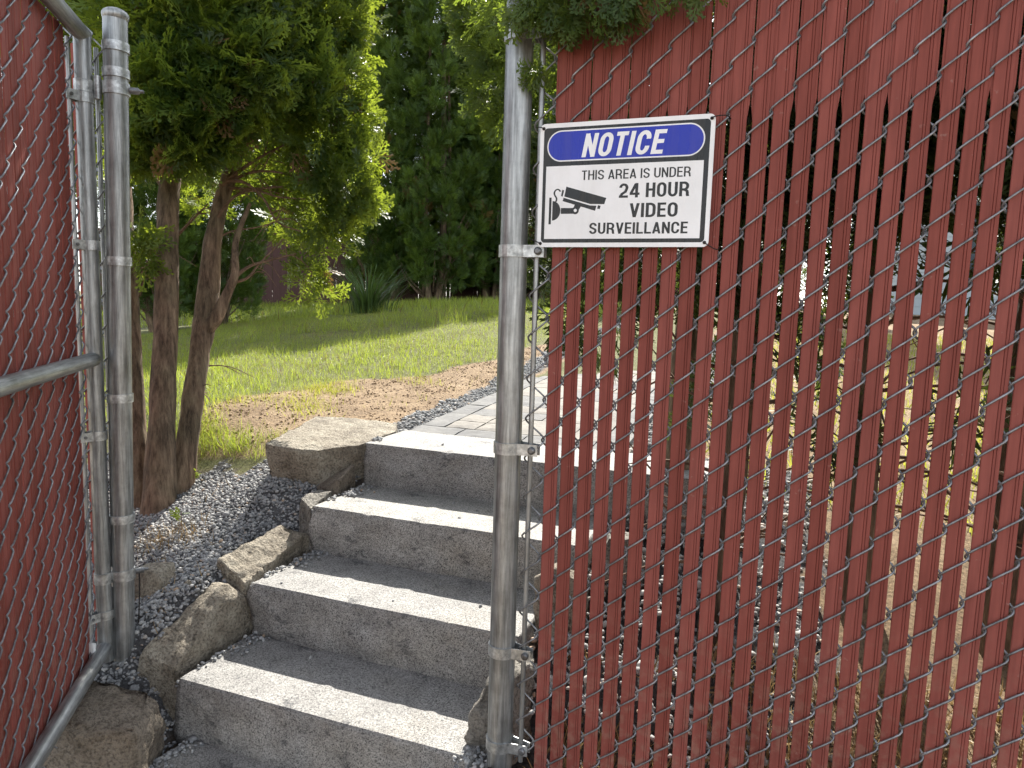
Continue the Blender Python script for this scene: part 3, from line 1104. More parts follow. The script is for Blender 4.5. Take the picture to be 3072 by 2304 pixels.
# open gate leaf
GA = R(-54.5)
GO = Vector((-1.776, 1.427, -1.060))
gate = tag(empty('chain_link_gate', GO, GA), 'open chain-link gate leaf with red slats at the left edge', 'gate')
GR = .0212
pipe('gate_stile', (0, 0, -.018), (0, 0, 1.742), GR, gate, sides=24)
pipe('gate_rail', (-.012, 0, 1.740), (1.10, 0, 1.752), GR, gate, sides=24)
pipe('gate_rail', (.012, 0, .872), (1.10, 0, .862), GR * .93, gate, sides=24)
pipe('gate_rail', (.012, 0, .026), (1.10, 0, .020), GR * .93, gate, sides=24)
pipe('gate_stile', (1.10, 0, -.01), (1.10, 0, 1.75), GR, gate, sides=24)
# the mesh hangs on the side away from the eye
fabric(gate, 0, 27, .012, .013, -.03, 1.735, None, 1, 26, -.027, True, .0355)
link('tension_bar', tube_mesh('tension_bar', cyl_pts(.030, -.027, .0, 1.72, 4), .0055, M['galv'], 8), gate)
for zz in (1.575, 1.185, .655, .125):
    strap_band(gate, 0, 0, GR, zz, .034, -.026, .026)


def hinge(z, xx):
    """two-piece hinge joining gate stile and hinge post; built in the gate's frame"""
    hp = gate_inv @ Vector((LP.x + post_x(z + GO.z - LP.z), LP.y, z + GO.z))
    h = empty('hinge', (0, 0, z))
    h.parent = gate
    for nm, c, rad in (('hinge_clamp', Vector((0, 0, 0)), GR + .003), ('hinge_clamp', Vector((hp.x, hp.y, 0)), .0335)):
        link(nm, tube_mesh(nm, [(c.x, c.y, -.016), (c.x, c.y, .016)], rad, M['strap'], 24), h)
    d = Vector((hp.x, hp.y, 0))
    mid = d * .42
    link('hinge_pin', tube_mesh('hinge_pin', [(mid.x, mid.y, -.03), (mid.x, mid.y, .03)], .010, M['strap'], 14), h)
    e = d.normalized()
    n = Vector((-e.y, e.x, 0))
    for s in (1,):
        p0 = Vector((d.x, d.y, 0)) + e * .034
        link('hinge_bolt', tube_mesh('hinge_bolt', [p0[:], (p0 + e * .022)[:], (p0 + e * .023)[:], (p0 + e * .034)[:]], [.009, .009, .0045, .0045], M['bolt'], 10, False), h)
    q0 = n * (GR + .002) + e * .004
    link('hinge_bolt', tube_mesh('hinge_bolt', [(q0.x, q0.y, 0), (q0.x + n.x * .008, q0.y + n.y * .008, 0)], .009, M['bolt'], 6, False), h)


bpy.context.view_layer.update()
gate_inv = gate.matrix_world.inverted()
hinge(1.605, 0)
hinge(.235, 0)

# ------------------------------------------------------------------ notice sign
SX0, SX1, SZ0, SZ1, SY = -.4862, -.1306, .1215, .3755, 1.4455
SW, SH = SX1 - SX0, SZ1 - SZ0
sign = tag(empty('notice_sign', ((SX0 + SX1) / 2, SY, SZ0)), 'white rectangular notice sign about video surveillance, tied to the slatted fence', 'sign')


def sgn(u, v): return ((u - .5) * SW, v * SH)


def rrect(u0, u1, v0, v1, r, n=8):
    (x0, z0), (x1, z1) = sgn(u0, v0), sgn(u1, v1)
    out = []
    for cx, cz, a0 in ((x1 - r, z1 - r, 0), (x0 + r, z1 - r, 90), (x0 + r, z0 + r, 180), (x1 - r, z0 + r, 270)):
        for i in range(n + 1):
            a = R(a0 + 90 * i / n)
            out.append((cx + r * math.cos(a), cz + r * math.sin(a)))
    return out


def plate(name, pts, y, mat, thick=0.0, parent=None):
    bm = bmesh.new()
    f = [bm.verts.new((a, y, b_)) for a, b_ in pts]
    bm.faces.new(f)
    if thick:
        g = [bm.verts.new((a, y + thick, b_)) for a, b_ in pts]
        bm.faces.new(g[::-1])
        for i in range(len(f)):
            j = (i + 1) % len(f)
            bm.faces.new((f[i], g[i], g[j], f[j]))
    else:
        bmesh.ops.triangulate(bm, faces=bm.faces)
    return link(name, bm_mesh(name, bm, M[mat]), parent or sign)


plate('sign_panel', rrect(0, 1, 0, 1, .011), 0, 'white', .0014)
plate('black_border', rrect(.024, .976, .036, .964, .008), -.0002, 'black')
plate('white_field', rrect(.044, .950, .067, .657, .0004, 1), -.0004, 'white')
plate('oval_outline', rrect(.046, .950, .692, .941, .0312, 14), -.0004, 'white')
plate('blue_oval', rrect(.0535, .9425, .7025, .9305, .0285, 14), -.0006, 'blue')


def arc(cx, cy, rx, ry, a0, a1, n=12):
    return [(cx + rx * math.cos(R(a0 + (a1 - a0) * i / n)), cy + ry * math.sin(R(a0 + (a1 - a0) * i / n))) for i in range(n + 1)]


def glyph(ch, t):
    """strokes (open polylines, stroke width t) of a narrow sans capital, height 1; returns strokes, advance"""
    h = t / 2
    w = .50
    a, b_ = h, w - h
    rx, ry = (b_ - a) / 2, .24
    cx = w / 2
    O = [arc(cx, 1 - h - ry, rx, ry, 0, 180), arc(cx, h + ry, rx, ry, 180, 360)]
    if ch == 'I': return [[(h, 0), (h, 1)]], t
    if ch == 'L': return [[(a, 0), (a, 1)], [(a, h), (.44, h)]], .43
    if ch == 'T': return [[(.22, 0), (.22, 1 - h)], [(0, 1 - h), (.44, 1 - h)]], .44
    if ch == 'E': return [[(a, 0), (a, 1)], [(a, h), (.43, h)], [(a, .52), (.40, .52)], [(a, 1 - h), (.43, 1 - h)]], .43
    if ch == 'H': return [[(a, 0), (a, 1)], [(b_, 0), (b_, 1)], [(a, .52), (b_, .52)]], w
    if ch == 'N': return [[(a, 0), (a, 1)], [(b_, 0), (b_, 1)], [(a * .9, 1 - .02), (b_ + .1 * h, .02)]], w
    if ch == 'V': return [[(h * .92, 1), (.25, 0)], [(.50 - h * .92, 1), (.25, 0)]], .50
    if ch == 'A': return [[(h * .9, 0), (.26, 1)], [(.52 - h * .9, 0), (.26, 1)], [(.13, .25), (.39, .25)]], .52
    if ch == 'O': return [[(b_, .5)] + O[0] + O[1] + [(b_, .5)]], w
    if ch == 'C': return [arc(cx, 1 - h - ry, rx, ry, -8, 180) + arc(cx, h + ry, rx, ry, 180, 368)], w
    if ch == 'U': return [[(a, 1)] + arc(cx, h + ry, rx, ry, 180, 360) + [(b_, 1)]], w
    if ch == 'D': return [[(a, 0), (a, 1)], [(a, 1 - h), (cx - .02, 1 - h)] + arc(cx - .02, 1 - h - ry, rx + .02, ry, 88, 0, 8) + arc(cx - .02, h + ry, rx + .02, ry, 0, -90, 8) + [(a, h)]], w
    if ch == 'R':
        m = .46
        q = (1 - h - m) / 2
        return [[(a, 0), (a, 1)], [(a, 1 - h), (cx, 1 - h)] + arc(cx, 1 - h - q, rx, q, 88, -90, 12) + [(a, m)], [(cx, m)] + [(b_ - .03, m - .09), (b_, m - .2), (b_, .12), (b_ + .03, 0)]], w + .02
    if ch == 'S':
        q = (1 - 2 * h) / 4
        return [arc(cx, 1 - h - q, rx, q * 1.0, 0, 215, 14)[:] + arc(cx, h + q, rx, q * 1.0, 35, -180, 14)], w
    if ch == '2':
        return [arc(cx, 1 - h - .22, rx, .22, 180, -25, 14) + [(cx + rx * .55, .42), (cx - rx * .55, .26), (a, h * 1.1)], [(0.0, h), (w - .01, h)]], w
    if ch == '4': return [[(.37, 0), (.37, 1)], [(.37 - h * .5, .96), (.07, .30)], [(.0, .26), (.53, .26)]], .53
    return [], .25


def ribbon(bm, pts, t, y, sx, sz, ox, oz, slant):
    """flat strip of width t following pts (glyph units), written into bm"""
    P = [Vector(p) for p in pts]
    Q = [P[0]]
    for p in P[1:]:
        if (p - Q[-1]).length > 1e-4: Q.append(p)
    P = Q
    n = len(P)
    L, Rr = [], []
    for i in range(n):
        d0 = (P[i] - P[i - 1]).normalized() if i else None
        d1 = (P[i + 1] - P[i]).normalized() if i < n - 1 else None
        if d0 is None: nn = Vector((-d1.y, d1.x)); k = 1
        elif d1 is None: nn = Vector((-d0.y, d0.x)); k = 1
        else:
            n0, n1 = Vector((-d0.y, d0.x)), Vector((-d1.y, d1.x))
            nn = (n0 + n1)
            if nn.length < 1e-6: nn = n0
            nn.normalize()
            k = min(1.8, 1 / max(.3, nn.dot(n1)))
        L.append(P[i] + nn * t / 2 * k)
        Rr.append(P[i] - nn * t / 2 * k)
    def put(p):
        zc = min(1, max(0, p.y))
        return bm.verts.new((ox + (p.x + slant * zc) * sx, y, oz + zc * sz))
    a = [put(p) for p in L]
    b_ = [put(p) for p in Rr]
    for i in range(n - 1):
        try: bm.faces.new((a[i], b_[i], b_[i + 1], a[i + 1]))
        except ValueError: pass


def text_line(txt, u0, u1, v0, v1, t, mat, y, slant=0.0, gap=.085):
    """one printed line fitted into the box u0..u1, v0..v1 of the sign"""
    adv, strokes = 0, []
    for i, ch in enumerate(txt):
        st, w = glyph(ch, t)
        strokes += [([(px + adv, py) for px, py in s_]) for s_ in st]
        adv += w + (gap if ch != ' ' else 0)
    adv -= gap
    (x0, z0), (x1, z1) = sgn(u0, v0), sgn(u1, v1)
    sx = (x1 - x0) / (adv + slant)
    bm = bmesh.new()
    for i, s_ in enumerate(strokes):
        ribbon(bm, s_, t, y - .00001 * (i % 6), sx, z1 - z0, x0, z0, slant)
    o = link('lettering', bm_mesh('lettering', bm, M[mat]), sign)
    o['label'] = 'printed words ' + txt
    return o


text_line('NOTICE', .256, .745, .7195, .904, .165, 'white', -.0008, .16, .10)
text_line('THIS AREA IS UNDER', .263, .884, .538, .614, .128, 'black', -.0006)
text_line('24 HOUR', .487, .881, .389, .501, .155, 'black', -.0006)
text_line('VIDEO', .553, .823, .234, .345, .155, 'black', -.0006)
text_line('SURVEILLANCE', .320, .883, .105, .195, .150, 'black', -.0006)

cbm = bmesh.new()


def picto(pts, y=-.0006):
    f = cbm.faces.new([cbm.verts.new((sgn(u, v)[0], y, sgn(u, v)[1])) for u, v in pts])
    bmesh.ops.triangulate(cbm, faces=[f])


picto([(.069, .405), (.0835, .405), (.0835, .187), (.069, .187)])
picto([(.090, .376)] + [(.090 + .050 * math.sin(R(a)), .2965 + .0795 * math.cos(R(a))) for a in range(10, 171, 10)] + [(.090, .217)])
picto([(.143, .318), (.226, .316), (.232, .270), (.143, .271)])
picto([(.2315 + .0215 * math.cos(R(a)), .2965 + .0305 * math.sin(R(a))) for a in range(0, 360, 15)], -.00063)
picto([(.230, .353), (.268, .338), (.252, .300), (.218, .310)], -.00066)
picto([(.172, .490), (.414, .391), (.403, .342), (.320, .346), (.161, .411)])
picto([(.157, .402), (.318, .334), (.358, .331), (.350, .291), (.152, .374)])
picto([(.3665, .335), (.3825, .329), (.3775, .303), (.3625, .308)])
picto([(.148, .466), (.159, .461), (.151, .411), (.1405, .415)])
ribbon(cbm, catmull([(.137, .452), (.122, .470), (.106, .462), (.099, .440), (.104, .420), (.113, .400), (.114, .384), (.110, .370)], 4).tolist(), .010, -.0006, SW, SH, -.5 * SW, 0, 0)
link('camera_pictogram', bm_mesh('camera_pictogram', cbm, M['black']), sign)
plate('pictogram_dot', [(sgn(.2315 + .0095 * math.cos(R(a)), .2965 + .0135 * math.sin(R(a)))) for a in range(0, 360, 20)], -.0009, 'white')
for (u, v), tail in (((.022, .962), (-.022, .004)), ((.980, .965), (.034, .004)), ((.022, .030), (-.030, .008)), ((.978, .034), (.030, -.012))):
    hx, hz = sgn(u, v)
    plate('tie_hole', [(hx + .0034 * math.cos(R(a)), hz + .0034 * math.sin(R(a))) for a in range(0, 360, 20)], -.0011, 'tie')
    tx, tz = tail
    pts = catmull([(hx, .004, hz - .002), (hx, -.005, hz), (hx + tx * .35, -.006, hz + tz * .6), (hx + tx * .8, .004, hz + tz * 1.1), (hx + tx, .020, hz + tz * .4)], 5)
    link('tie_wire', tube_mesh('tie_wire', pts, .0011, M['tie'], 6), sign)


# ------------------------------------------------------------------ foliage
def kite(p0, p1, w, bend=0.0):
    p0, p1 = np.asarray(p0, float), np.asarray(p1, float)
    d = p1 - p0
    n = np.array([-d[1], d[0], 0])
    n /= np.linalg.norm(n) + 1e-9
    m = p0 + d * .62
    m[2] += bend
    return [p0, m + n * w, p1, m - n * w]


def sprig(seed, sides, subs, width, spread=46):
    """flat fan spray of scale leaves, unit length along +x, lying in xy with a slight droop"""
    r = random.Random(seed)
    K = [kite((0, 0, 0), (1, 0, -.04), width * .8)]
    for i in range(sides):
        t = .10 + .86 * i / sides
        s = 1 if i % 2 else -1
        ln = (.52 * math.sin(math.pi * min(1, .30 + t * .62)) + .06) * r.uniform(.75, 1.1) * (1 - .35 * t)
        a = R(spread + r.uniform(-9, 9)) * s * (1 - .35 * t)
        b0 = np.array((t, 0, -.03 * t))
        dr = np.array((math.cos(a), math.sin(a), r.uniform(-.16, .12)))
        b1 = b0 + dr * ln
        K.append(kite(b0, b1, width, r.uniform(-.01, .01)))
        for j in range(subs):
            u = .28 + .62 * j / max(1, subs)
            sa = a + R(r.uniform(28, 44)) * (1 if (j + i) % 2 else -1)
            c0 = b0 + dr * ln * u
            c1 = c0 + np.array((math.cos(sa), math.sin(sa), r.uniform(-.2, .2))) * ln * .42 * (1.15 - u * .5)
            K.append(kite(c0, c1, width * .85))
    V = np.array([p for k in K for p in k])
    T = np.array([t for i in range(len(K)) for t in ((4 * i, 4 * i + 1, 4 * i + 2), (4 * i, 4 * i + 2, 4 * i + 3))])
    V[:, 2] -= .10 * V[:, 0] ** 2
    return V, T


SPR_HI = [sprig(s, 8, 3, .035) for s in range(6)]
SPR_MID = [sprig(20 + s, 9, 2, .030) for s in range(5)]
SPR_COL = [sprig(70 + s, 7, 0, .042, 34) for s in range(6)]
SPR_LO = [sprig(40 + s, 7, 1, .065) for s in range(5)]


def frames(axis_, roll=None):
    """matrices whose x column is the given axis, rolled at random"""
    X = axis_ / (np.linalg.norm(axis_, axis=1)[:, None] + 1e-9)
    ref = RNG.normal(size=X.shape)
    Y = np.cross(ref, X)
    Y /= np.linalg.norm(Y, axis=1)[:, None] + 1e-9
    Z = np.cross(X, Y)
    return np.stack([X, Y, Z], 2)


def clumps_to_sprigs(cl, per_m2, up=.35, length=(.10, .17), shell=(.45, 1.05), fill=1.0):
    """cl: list of (centre, radius[, density]) balls of foliage -> positions, axes, lengths, tint"""
    P, A, Ls, T = [], [], [], []
    for c in cl:
        ctr, rad = np.array(c[0]), c[1]
        den = c[2] if len(c) > 2 else 1.0
        n = max(8, int(per_m2 * 4 * math.pi * rad * rad * den * fill))
        d = RNG.normal(size=(n, 3))
        d /= np.linalg.norm(d, axis=1)[:, None]
        rr = rad * (shell[0] + (shell[1] - shell[0]) * RNG.random(n) ** .55)
        P.append(ctr + d * rr[:, None] * np.array((1, 1, 1.12)))
        A.append(d * .85 + np.array((0, 0, up)) + RNG.normal(size=(n, 3)) * .38)
        Ls.append(RNG.uniform(*length, n))
        base = RNG.uniform(.1, .65)
        t = np.clip(base + RNG.normal(size=n) * .16, 0, .80)
        t[RNG.random(n) < .022] = 1.0
        T.append(t)
    return np.vstack(P), np.vstack(A), np.concatenate(Ls), np.concatenate(T)


def crown_mesh(name, parts, temps, mat):
    P, A, Ls, T = parts
    m = frames(A) * Ls[:, None, None]
    v, t, ti = scatter(temps, RNG.integers(0, len(temps), len(P)), m, P - A / np.linalg.norm(A, axis=1)[:, None] * Ls[:, None] * .35, T)
    return mesh_np(name, v, t, M[mat], False, ti)


def trunk(name, pts, rads, parent, sides=20, rough=.08, mat='bark', n=14):
    C = catmull(pts, n)
    rr = np.interp(np.linspace(0, 1, len(C)), np.linspace(0, 1, len(rads)), rads)
    v, q = tube_arrays(C, rr, sides)
    for i in range(len(v)):
        c = C[i // sides]
        k = noise.fractal(Vector((v[i][0] * 22, v[i][1] * 22, v[i][2] * 5)), 1.0, 2.0, 4)
        v[i] = c + (v[i] - c) * (1 + rough * k * 1.6)
    return link(name, mesh_np(name, v, q, M[mat], True), parent)


def px_clumps(rows, yw=None):
    out = []
    for row in rows:
        x, y, r, d = row[:4]
        den = row[4] if len(row) > 4 else 1.0
        c = at_y(x, y, d) if yw else at_depth(x, y, d)
        dep = c.dot(fwd)
        out.append((c[:], r * W_PX / 2212 * dep / F_PX, den))
    return out


# ---- the many-stemmed arborvitae left of the stairs
def gpt(px, py, depth): return np.array(at_depth(px, py, depth))


tree_root = Vector(at_depth(350, 1080, 2.90))
tree_l = tag(empty('arborvitae_tree', tree_root), 'nearest arborvitae with three bare brown trunks and sunlit foliage left of the stairs', 'tree', 'arborvitae trees')
TR = np.array(tree_root)


def rel(L, o=TR): return [np.asarray(p) - o for p in L]


trunk('trunk', rel([gpt(345, 1130, 2.88), gpt(346, 1060, 2.88), gpt(350, 900, 2.90), gpt(358, 700, 2.93), gpt(362, 500, 2.96), gpt(370, 360, 2.98), gpt(395, 150, 3.02), gpt(420, -150, 3.1), gpt(430, -500, 3.2)]),
      [.080, .062, .051, .047, .044, .040, .037, .030, .02], tree_l)
trunk('trunk', rel([gpt(385, 1060, 3.0), gpt(398, 1000, 3.0), gpt(415, 880, 3.02), gpt(432, 760, 3.05), gpt(447, 660, 3.08), gpt(460, 520, 3.10), gpt(492, 390, 3.12), gpt(560, 200, 3.15), gpt(610, -100, 3.2), gpt(630, -450, 3.3)]),
      [.062, .050, .043, .042, .050, .038, .031, .027, .022, .014], tree_l)
trunk('trunk', rel([gpt(308, 1100, 2.95), gpt(300, 1000, 2.96), gpt(292, 850, 2.98), gpt(284, 700, 3.0), gpt(272, 500, 3.02), gpt(262, 250, 3.1), gpt(255, -150, 3.2)]),
      [.056, .042, .036, .034, .032, .028, .02], tree_l)
trunk('branch', rel([gpt(440, 720, 3.06), gpt(470, 680, 3.04), gpt(492, 630, 3.03), gpt(508, 590, 3.02), gpt(510, 520, 3.05), gpt(540, 440, 3.1)]), [.034, .028, .020, .016, .013, .008], tree_l, 12)
for seq, r0 in (([(505, 600), (540, 575), (590, 560), (640, 548)], .010), ([(500, 612), (535, 600), (560, 570), (610, 520)], .008),
                ([(480, 400), (530, 360), (570, 335), (640, 300)], .010), ([(490, 395), (545, 372), (600, 372), (655, 388)], .009),
                ([(490, 390), (530, 395), (570, 430), (600, 480), (650, 500)], .009), ([(486, 405), (540, 408), (590, 405), (640, 400)], .008),
                ([(470, 470), (500, 430), (545, 410), (600, 425), (660, 430)], .008), ([(500, 330), (540, 290), (565, 250), (620, 250)], .010),
                ([(372, 520), (420, 470), (450, 440)], .008), ([(368, 640), (330, 600), (300, 590)], .007), ([(362, 420), (330, 380), (290, 360)], .009),
                ([(460, 520), (500, 500), (560, 490), (620, 470)], .006), ([(300, 640), (320, 560), (330, 520)], .006), ([(430, 800), (452, 786)], .007), ([(420, 850), (446, 848)], .006)):
    pts = [gpt(px, py, 3.05 + .10 * i / len(seq) + .05 * random.random()) for i, (px, py) in enumerate(seq)]
    C = catmull(rel(pts), 5)
    BR = []
    BR.append((C, np.linspace(r0, r0 * .3, len(C))))
    for _ in range(5):
        i = random.randrange(len(C) // 3, len(C))
        d = np.array((random.uniform(-.2, .5), random.uniform(-.4, .4), random.uniform(-.3, .3))) * .35
        q = catmull([C[i], C[i] + d * .5 + np.array((0, 0, .02)), C[i] + d], 4)
        BR.append((q, np.linspace(.0032, .001, len(q))))
    link('branch', merge_tubes('branch', BR, M['twig'], 6), tree_l)
rows = [(330, 60, 120, 2.75, 1.15), (440, 60, 120, 2.72, 1.15), (530, 130, 100, 2.75, 1.15), (370, 190, 110, 2.72, 1.15), (460, 200, 85, 2.74, 1.15), (310, 285, 55, 2.75, 1.15), (400, 290, 70, 2.75, 1.15), (480, 275, 58, 2.8, 1.15), (560, 30, 110, 2.85, 1.15), (545, 225, 45, 2.85, 1.15),
        (285, 330, 36, 2.8, 1.15), (340, 320, 40, 2.78, 1.15), (420, 335, 36, 2.8, .8),
        (690, 50, 95, 3.1, .72), (745, 150, 58, 3.15, .72), (680, 180, 90, 3.05, .72), (765, 250, 48, 3.2, .72), (690, 290, 80, 3.1, .72), (780, 330, 42, 3.2, .72), (735, 380, 60, 3.15, .72), (755, 430, 48, 3.2, .72), (690, 440, 62, 3.2, .72), (725, 510, 48, 3.25, .32), (665, 555, 48, 3.25, .3),
        (690, 622, 34, 3.3, .35), (655, 610, 36, 3.25, .25), (630, 120, 90, 3.1, .72), (740, 30, 62, 3.15, .72), (620, 230, 62, 3.2, .72), (790, 440, 24, 3.25, .72),
        (640, 340, 60, 3.45, .7), (640, 460, 62, 3.5, .7), (590, 250, 60, 3.4, .7), (520, 330, 55, 3.6, .5), (450, 400, 60, 3.7, .6), 
        (310, 545, 34, 2.82, .8), (300, 500, 26, 2.8, .6), (550, 380, 26, 3.15, .4),
        (210, 60, 90, 3.2), (200, 220, 80, 3.2), (120, 100, 110, 3.6), (110, 300, 100, 3.6)]
upper = [(330, -160, 150, 2.9, .9), (480, -180, 150, 3.0, .9), (610, -150, 120, 3.05, .7), (720, -140, 80, 3.15, .6), (400, -420, 170, 3.05, .9), (580, -420, 150, 3.1, .8), (690, -330, 100, 3.2, .6), (480, -700, 150, 3.2, .8), (330, -900, 150, 3.3, .7), (560, -850, 120, 3.3, .6), (180, -150, 150, 3.3, .6), (200, -420, 150, 3.3, .5)]
cl = px_clumps(rows)
P, A, Ls, T = clumps_to_sprigs(cl, 690, .22, (.09, .155))
link('crown', crown_mesh('crown', (P - TR, A, Ls, T), SPR_HI, 'leaf'), tree_l)
P, A, Ls, T = clumps_to_sprigs(px_clumps(upper), 330, .3, (.12, .2))
link('crown', crown_mesh('crown', (P - TR, A, Ls, T), SPR_LO, 'leaf'), tree_l)


# ---- tall columnar arborvitaes
def column_parts(H, Rb, seed, per=52, lobes=380, length=(.10, .175), z_lo=.35):
    r = random.Random(seed)
    cl = []
    for i in range(lobes):
        f = (i + r.random()) / lobes
        z = z_lo + (H - z_lo) * f
        prof = Rb * (1 - .10 * max(0, .25 - f) * 4) * (1 - f ** 4.5) ** .75 + .05
        th = i * 2.39996 + r.uniform(-.4, .4)
        rr = r.uniform(.09, .17) * (1 - .40 * f)
        c = max(0, prof - rr * r.uniform(.5, 1.0)) if i % 3 else prof * .45
        cl.append(((c * math.cos(th), c * math.sin(th), z), rr * 1.1))
    P, A, Ls, T = [], [], [], []
    for (c, rad) in cl:
        c = np.array(c)
        n = per
        d = RNG.normal(size=(n, 3))
        out = np.array((c[0], c[1], 0)); out = out / (np.linalg.norm(out) + 1e-6)
        d = d / np.linalg.norm(d, axis=1)[:, None] + out * .45
        d /= np.linalg.norm(d, axis=1)[:, None]
        P.append(c + d * rad * RNG.uniform(.5, 1.05, n)[:, None] * np.array((1, 1, 1.25)))
        A.append(d * .75 + np.array((0, 0, .7)) + RNG.normal(size=(n, 3)) * .3)
        Ls.append(RNG.uniform(*length, n))
        t = np.clip(RNG.uniform(.05, .6) + RNG.normal(size=n) * .15, 0, .8)
        if r.random() < .03: t[:] = np.where(RNG.random(n) < .4, 1.0, t)
        T.append(t)
    return np.vstack(P), np.vstack(A), np.concatenate(Ls), np.concatenate(T)


def column_trunks(name, H, seed, n=5, base=.05):
    r = random.Random(seed)
    paths = []
    for i in range(n):
        a = 6.28 * i / n + r.random()
        top = H * r.uniform(.5, .85)
        paths.append((catmull([(math.cos(a) * .04, math.sin(a) * .04, -.15), (math.cos(a) * .14, math.sin(a) * .14, .35), (math.cos(a) * .2, math.sin(a) * .2, 1.0), (math.cos(a) * .12, math.sin(a) * .12, top)], 6),
                      np.linspace(base, .012, 19)))
    for i in range(26):
        a = r.random() * 6.28
        z = r.uniform(.05, .8)
        paths.append((catmull([(math.cos(a) * .08, math.sin(a) * .08, z), (math.cos(a) * .3, math.sin(a) * .3, z + .2), (math.cos(a) * .5, math.sin(a) * .5, z + .55)], 4), np.linspace(.012, .004, 9)))
    return merge_tubes(name, paths, M['bark'], 7)


COLM = []
for sd, (H, Rb) in enumerate(((6.3, .60), (6.0, .53))):
    COLM.append((crown_mesh('crown', column_parts(H, Rb, 50 + sd), SPR_COL, 'leaf_far'), column_trunks('trunk', H, 60 + sd)))
back = [  # pixel of the foot, depth, variant, scale, label
    (935, 652, 14.2, 0, 1.44, 'broad columnar arborvitae with bare forked stems at its foot, centre of the back row'),
    (838, 658, 14.6, 1, 1.52, 'dark columnar arborvitae half hidden behind the ornamental grass clump'),
    (1062, 648, 15.0, 1, 1.45, 'columnar arborvitae in the back row, just left of the sign post'),
    (1003, 645, 16.4, 1, 1.42, 'slim arborvitae top showing behind the centre column of the back row'),
    (735, 660, 17.5, 0, 1.5, 'arborvitae standing behind the far dark red fence, above the ornamental grass'),
    (610, 670, 17.3, 1, 1.5, 'arborvitae standing behind the far dark red fence, above the leaning trunk'),
    (470, 722, 9.2, 0, .95, 'shaded arborvitae at the far end of the lawn between the bare trunks'),
    (345, 748, 8.4, 1, .95, 'shaded arborvitae at the left end of the lawn, behind the gate post'),
    (1180, 648, 15.4, 0, 1.25, 'arborvitae of the back row seen past the right side of the sign post'),
    (1112, 648, 15.3, 1, 1.42, 'arborvitae added to the back row by the sign post, filling a gap in the lawn shadow'),  # extra tree put in to fill a gap in the lawn shadow
    (1120, 648, 17.2, 0, 1.48, 'arborvitae added as a second back row behind the sign post, closing the lawn shadow'),  # second-row tree added so the row casts a solid shadow
    (1640, 670, 12.5, 0, 1.1, 'tall arborvitae added far behind the slatted fence to block sky light, right of the notice sign'),  # added to hold sky light off the back lawn
    (1300, 650, 15.8, 1, 1.2, 'far arborvitae of the back row, unseen behind the notice sign, kept for its shadow'),  # out of sight; stands here for its shadow and to block sky
]
for i, (px, py, dep, var, sc, lab) in enumerate(back):
    c = at_depth(px, py, dep)
    zg = float(hgt(np.array([c.x]), np.array([c.y]))[0])
    t = tag(empty('arborvitae_tree', (c.x, c.y, zg - .05), i * 1.7), lab, 'tree', 'arborvitae trees')
    t.scale = (sc * (1.12 if i == 0 else 1.0), sc * (1.12 if i == 0 else 1.0), sc)
    cm, tm = COLM[var]
    link('trunk', tm, t)
    link('crown', cm, t)

# ---- arborvitaes right behind the slatted fence
right_rows = [(1040, 30, 62, 2.55), (1085, 110, 66, 2.5), (1070, 195, 52, 2.45), (1085, 250, 34, 2.42), (1020, 40, 40, 2.6), (1120, 40, 60, 2.3), (1150, 140, 60, 2.35), (1165, 260, 55, 2.4)]
low_rows = [(1190, 350, 60, 2.5), (1180, 460, 55, 2.55), (1190, 565, 42, 2.6), (1230, 300, 60, 2.6), (1240, 420, 60, 2.6), (1260, 540, 45, 2.6), (1185, 610, 22, 2.6)]
RT = Vector((-.30, 2.62, -.72))
tree_r = tag(empty('arborvitae_tree', RT), 'arborvitae right behind the sign post, its sprays hanging over the fence top', 'tree', 'arborvitae trees')
o = np.array(RT)
trunk('trunk', [(0, 0, -.15), (.0, -.02, .3), (.02, -.05, .9), (-.05, -.2, 1.6), (-.1, -.3, 2.6)], [.07, .055, .05, .04, .02], tree_r, 14)
P, A, Ls, T = clumps_to_sprigs(px_clumps(right_rows), 700, .0, (.075, .13))
link('crown', crown_mesh('crown', (P - o, A, Ls, T), SPR_HI, 'leaf_over'), tree_r)
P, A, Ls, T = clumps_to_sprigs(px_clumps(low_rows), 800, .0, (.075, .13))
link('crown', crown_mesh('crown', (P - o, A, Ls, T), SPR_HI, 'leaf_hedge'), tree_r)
over_rows = [(1115, 0, 40, 1.42), (1160, -10, 44, 1.40), (1205, 5, 46, 1.40), (1240, 25, 26, 1.41), (1255, 5, 44, 1.40), (1305, 8, 36, 1.40), (1335, 30, 22, 1.41), (1350, -5, 34, 1.40), (1395, -18, 26, 1.40), (1470, -28, 26, 1.42), (1530, -22, 24, 1.42), (1175, 120, 16, 1.52), (1150, 152, 12, 1.45), (1210, 45, 20, 1.42)]
P, A, Ls, T = clumps_to_sprigs(px_clumps(over_rows, True), 1500, -.35, (.05, .085))
link('crown', crown_mesh('crown', (P - o, A, Ls, T), SPR_HI, 'leaf_over'), tree_r)
oc = [((-.60 + .26 * i, 1.95 + .1 * (i % 2), .95 + .12 * (i % 3)), .26, .6) for i in range(4)] + [((-.5, 1.75, 1.25), .2, .5), ((-.2, 1.8, 1.15), .2, .5), ((-.45, 2.3, 1.1), .3, .5), ((-.2, 2.4, 1.5), .3, .5)]
P, A, Ls, T = clumps_to_sprigs(oc, 300, .2, (.1, .16))
link('crown', crown_mesh('crown', (P - o, A, Ls, T), SPR_MID, 'leaf_over'), tree_r)


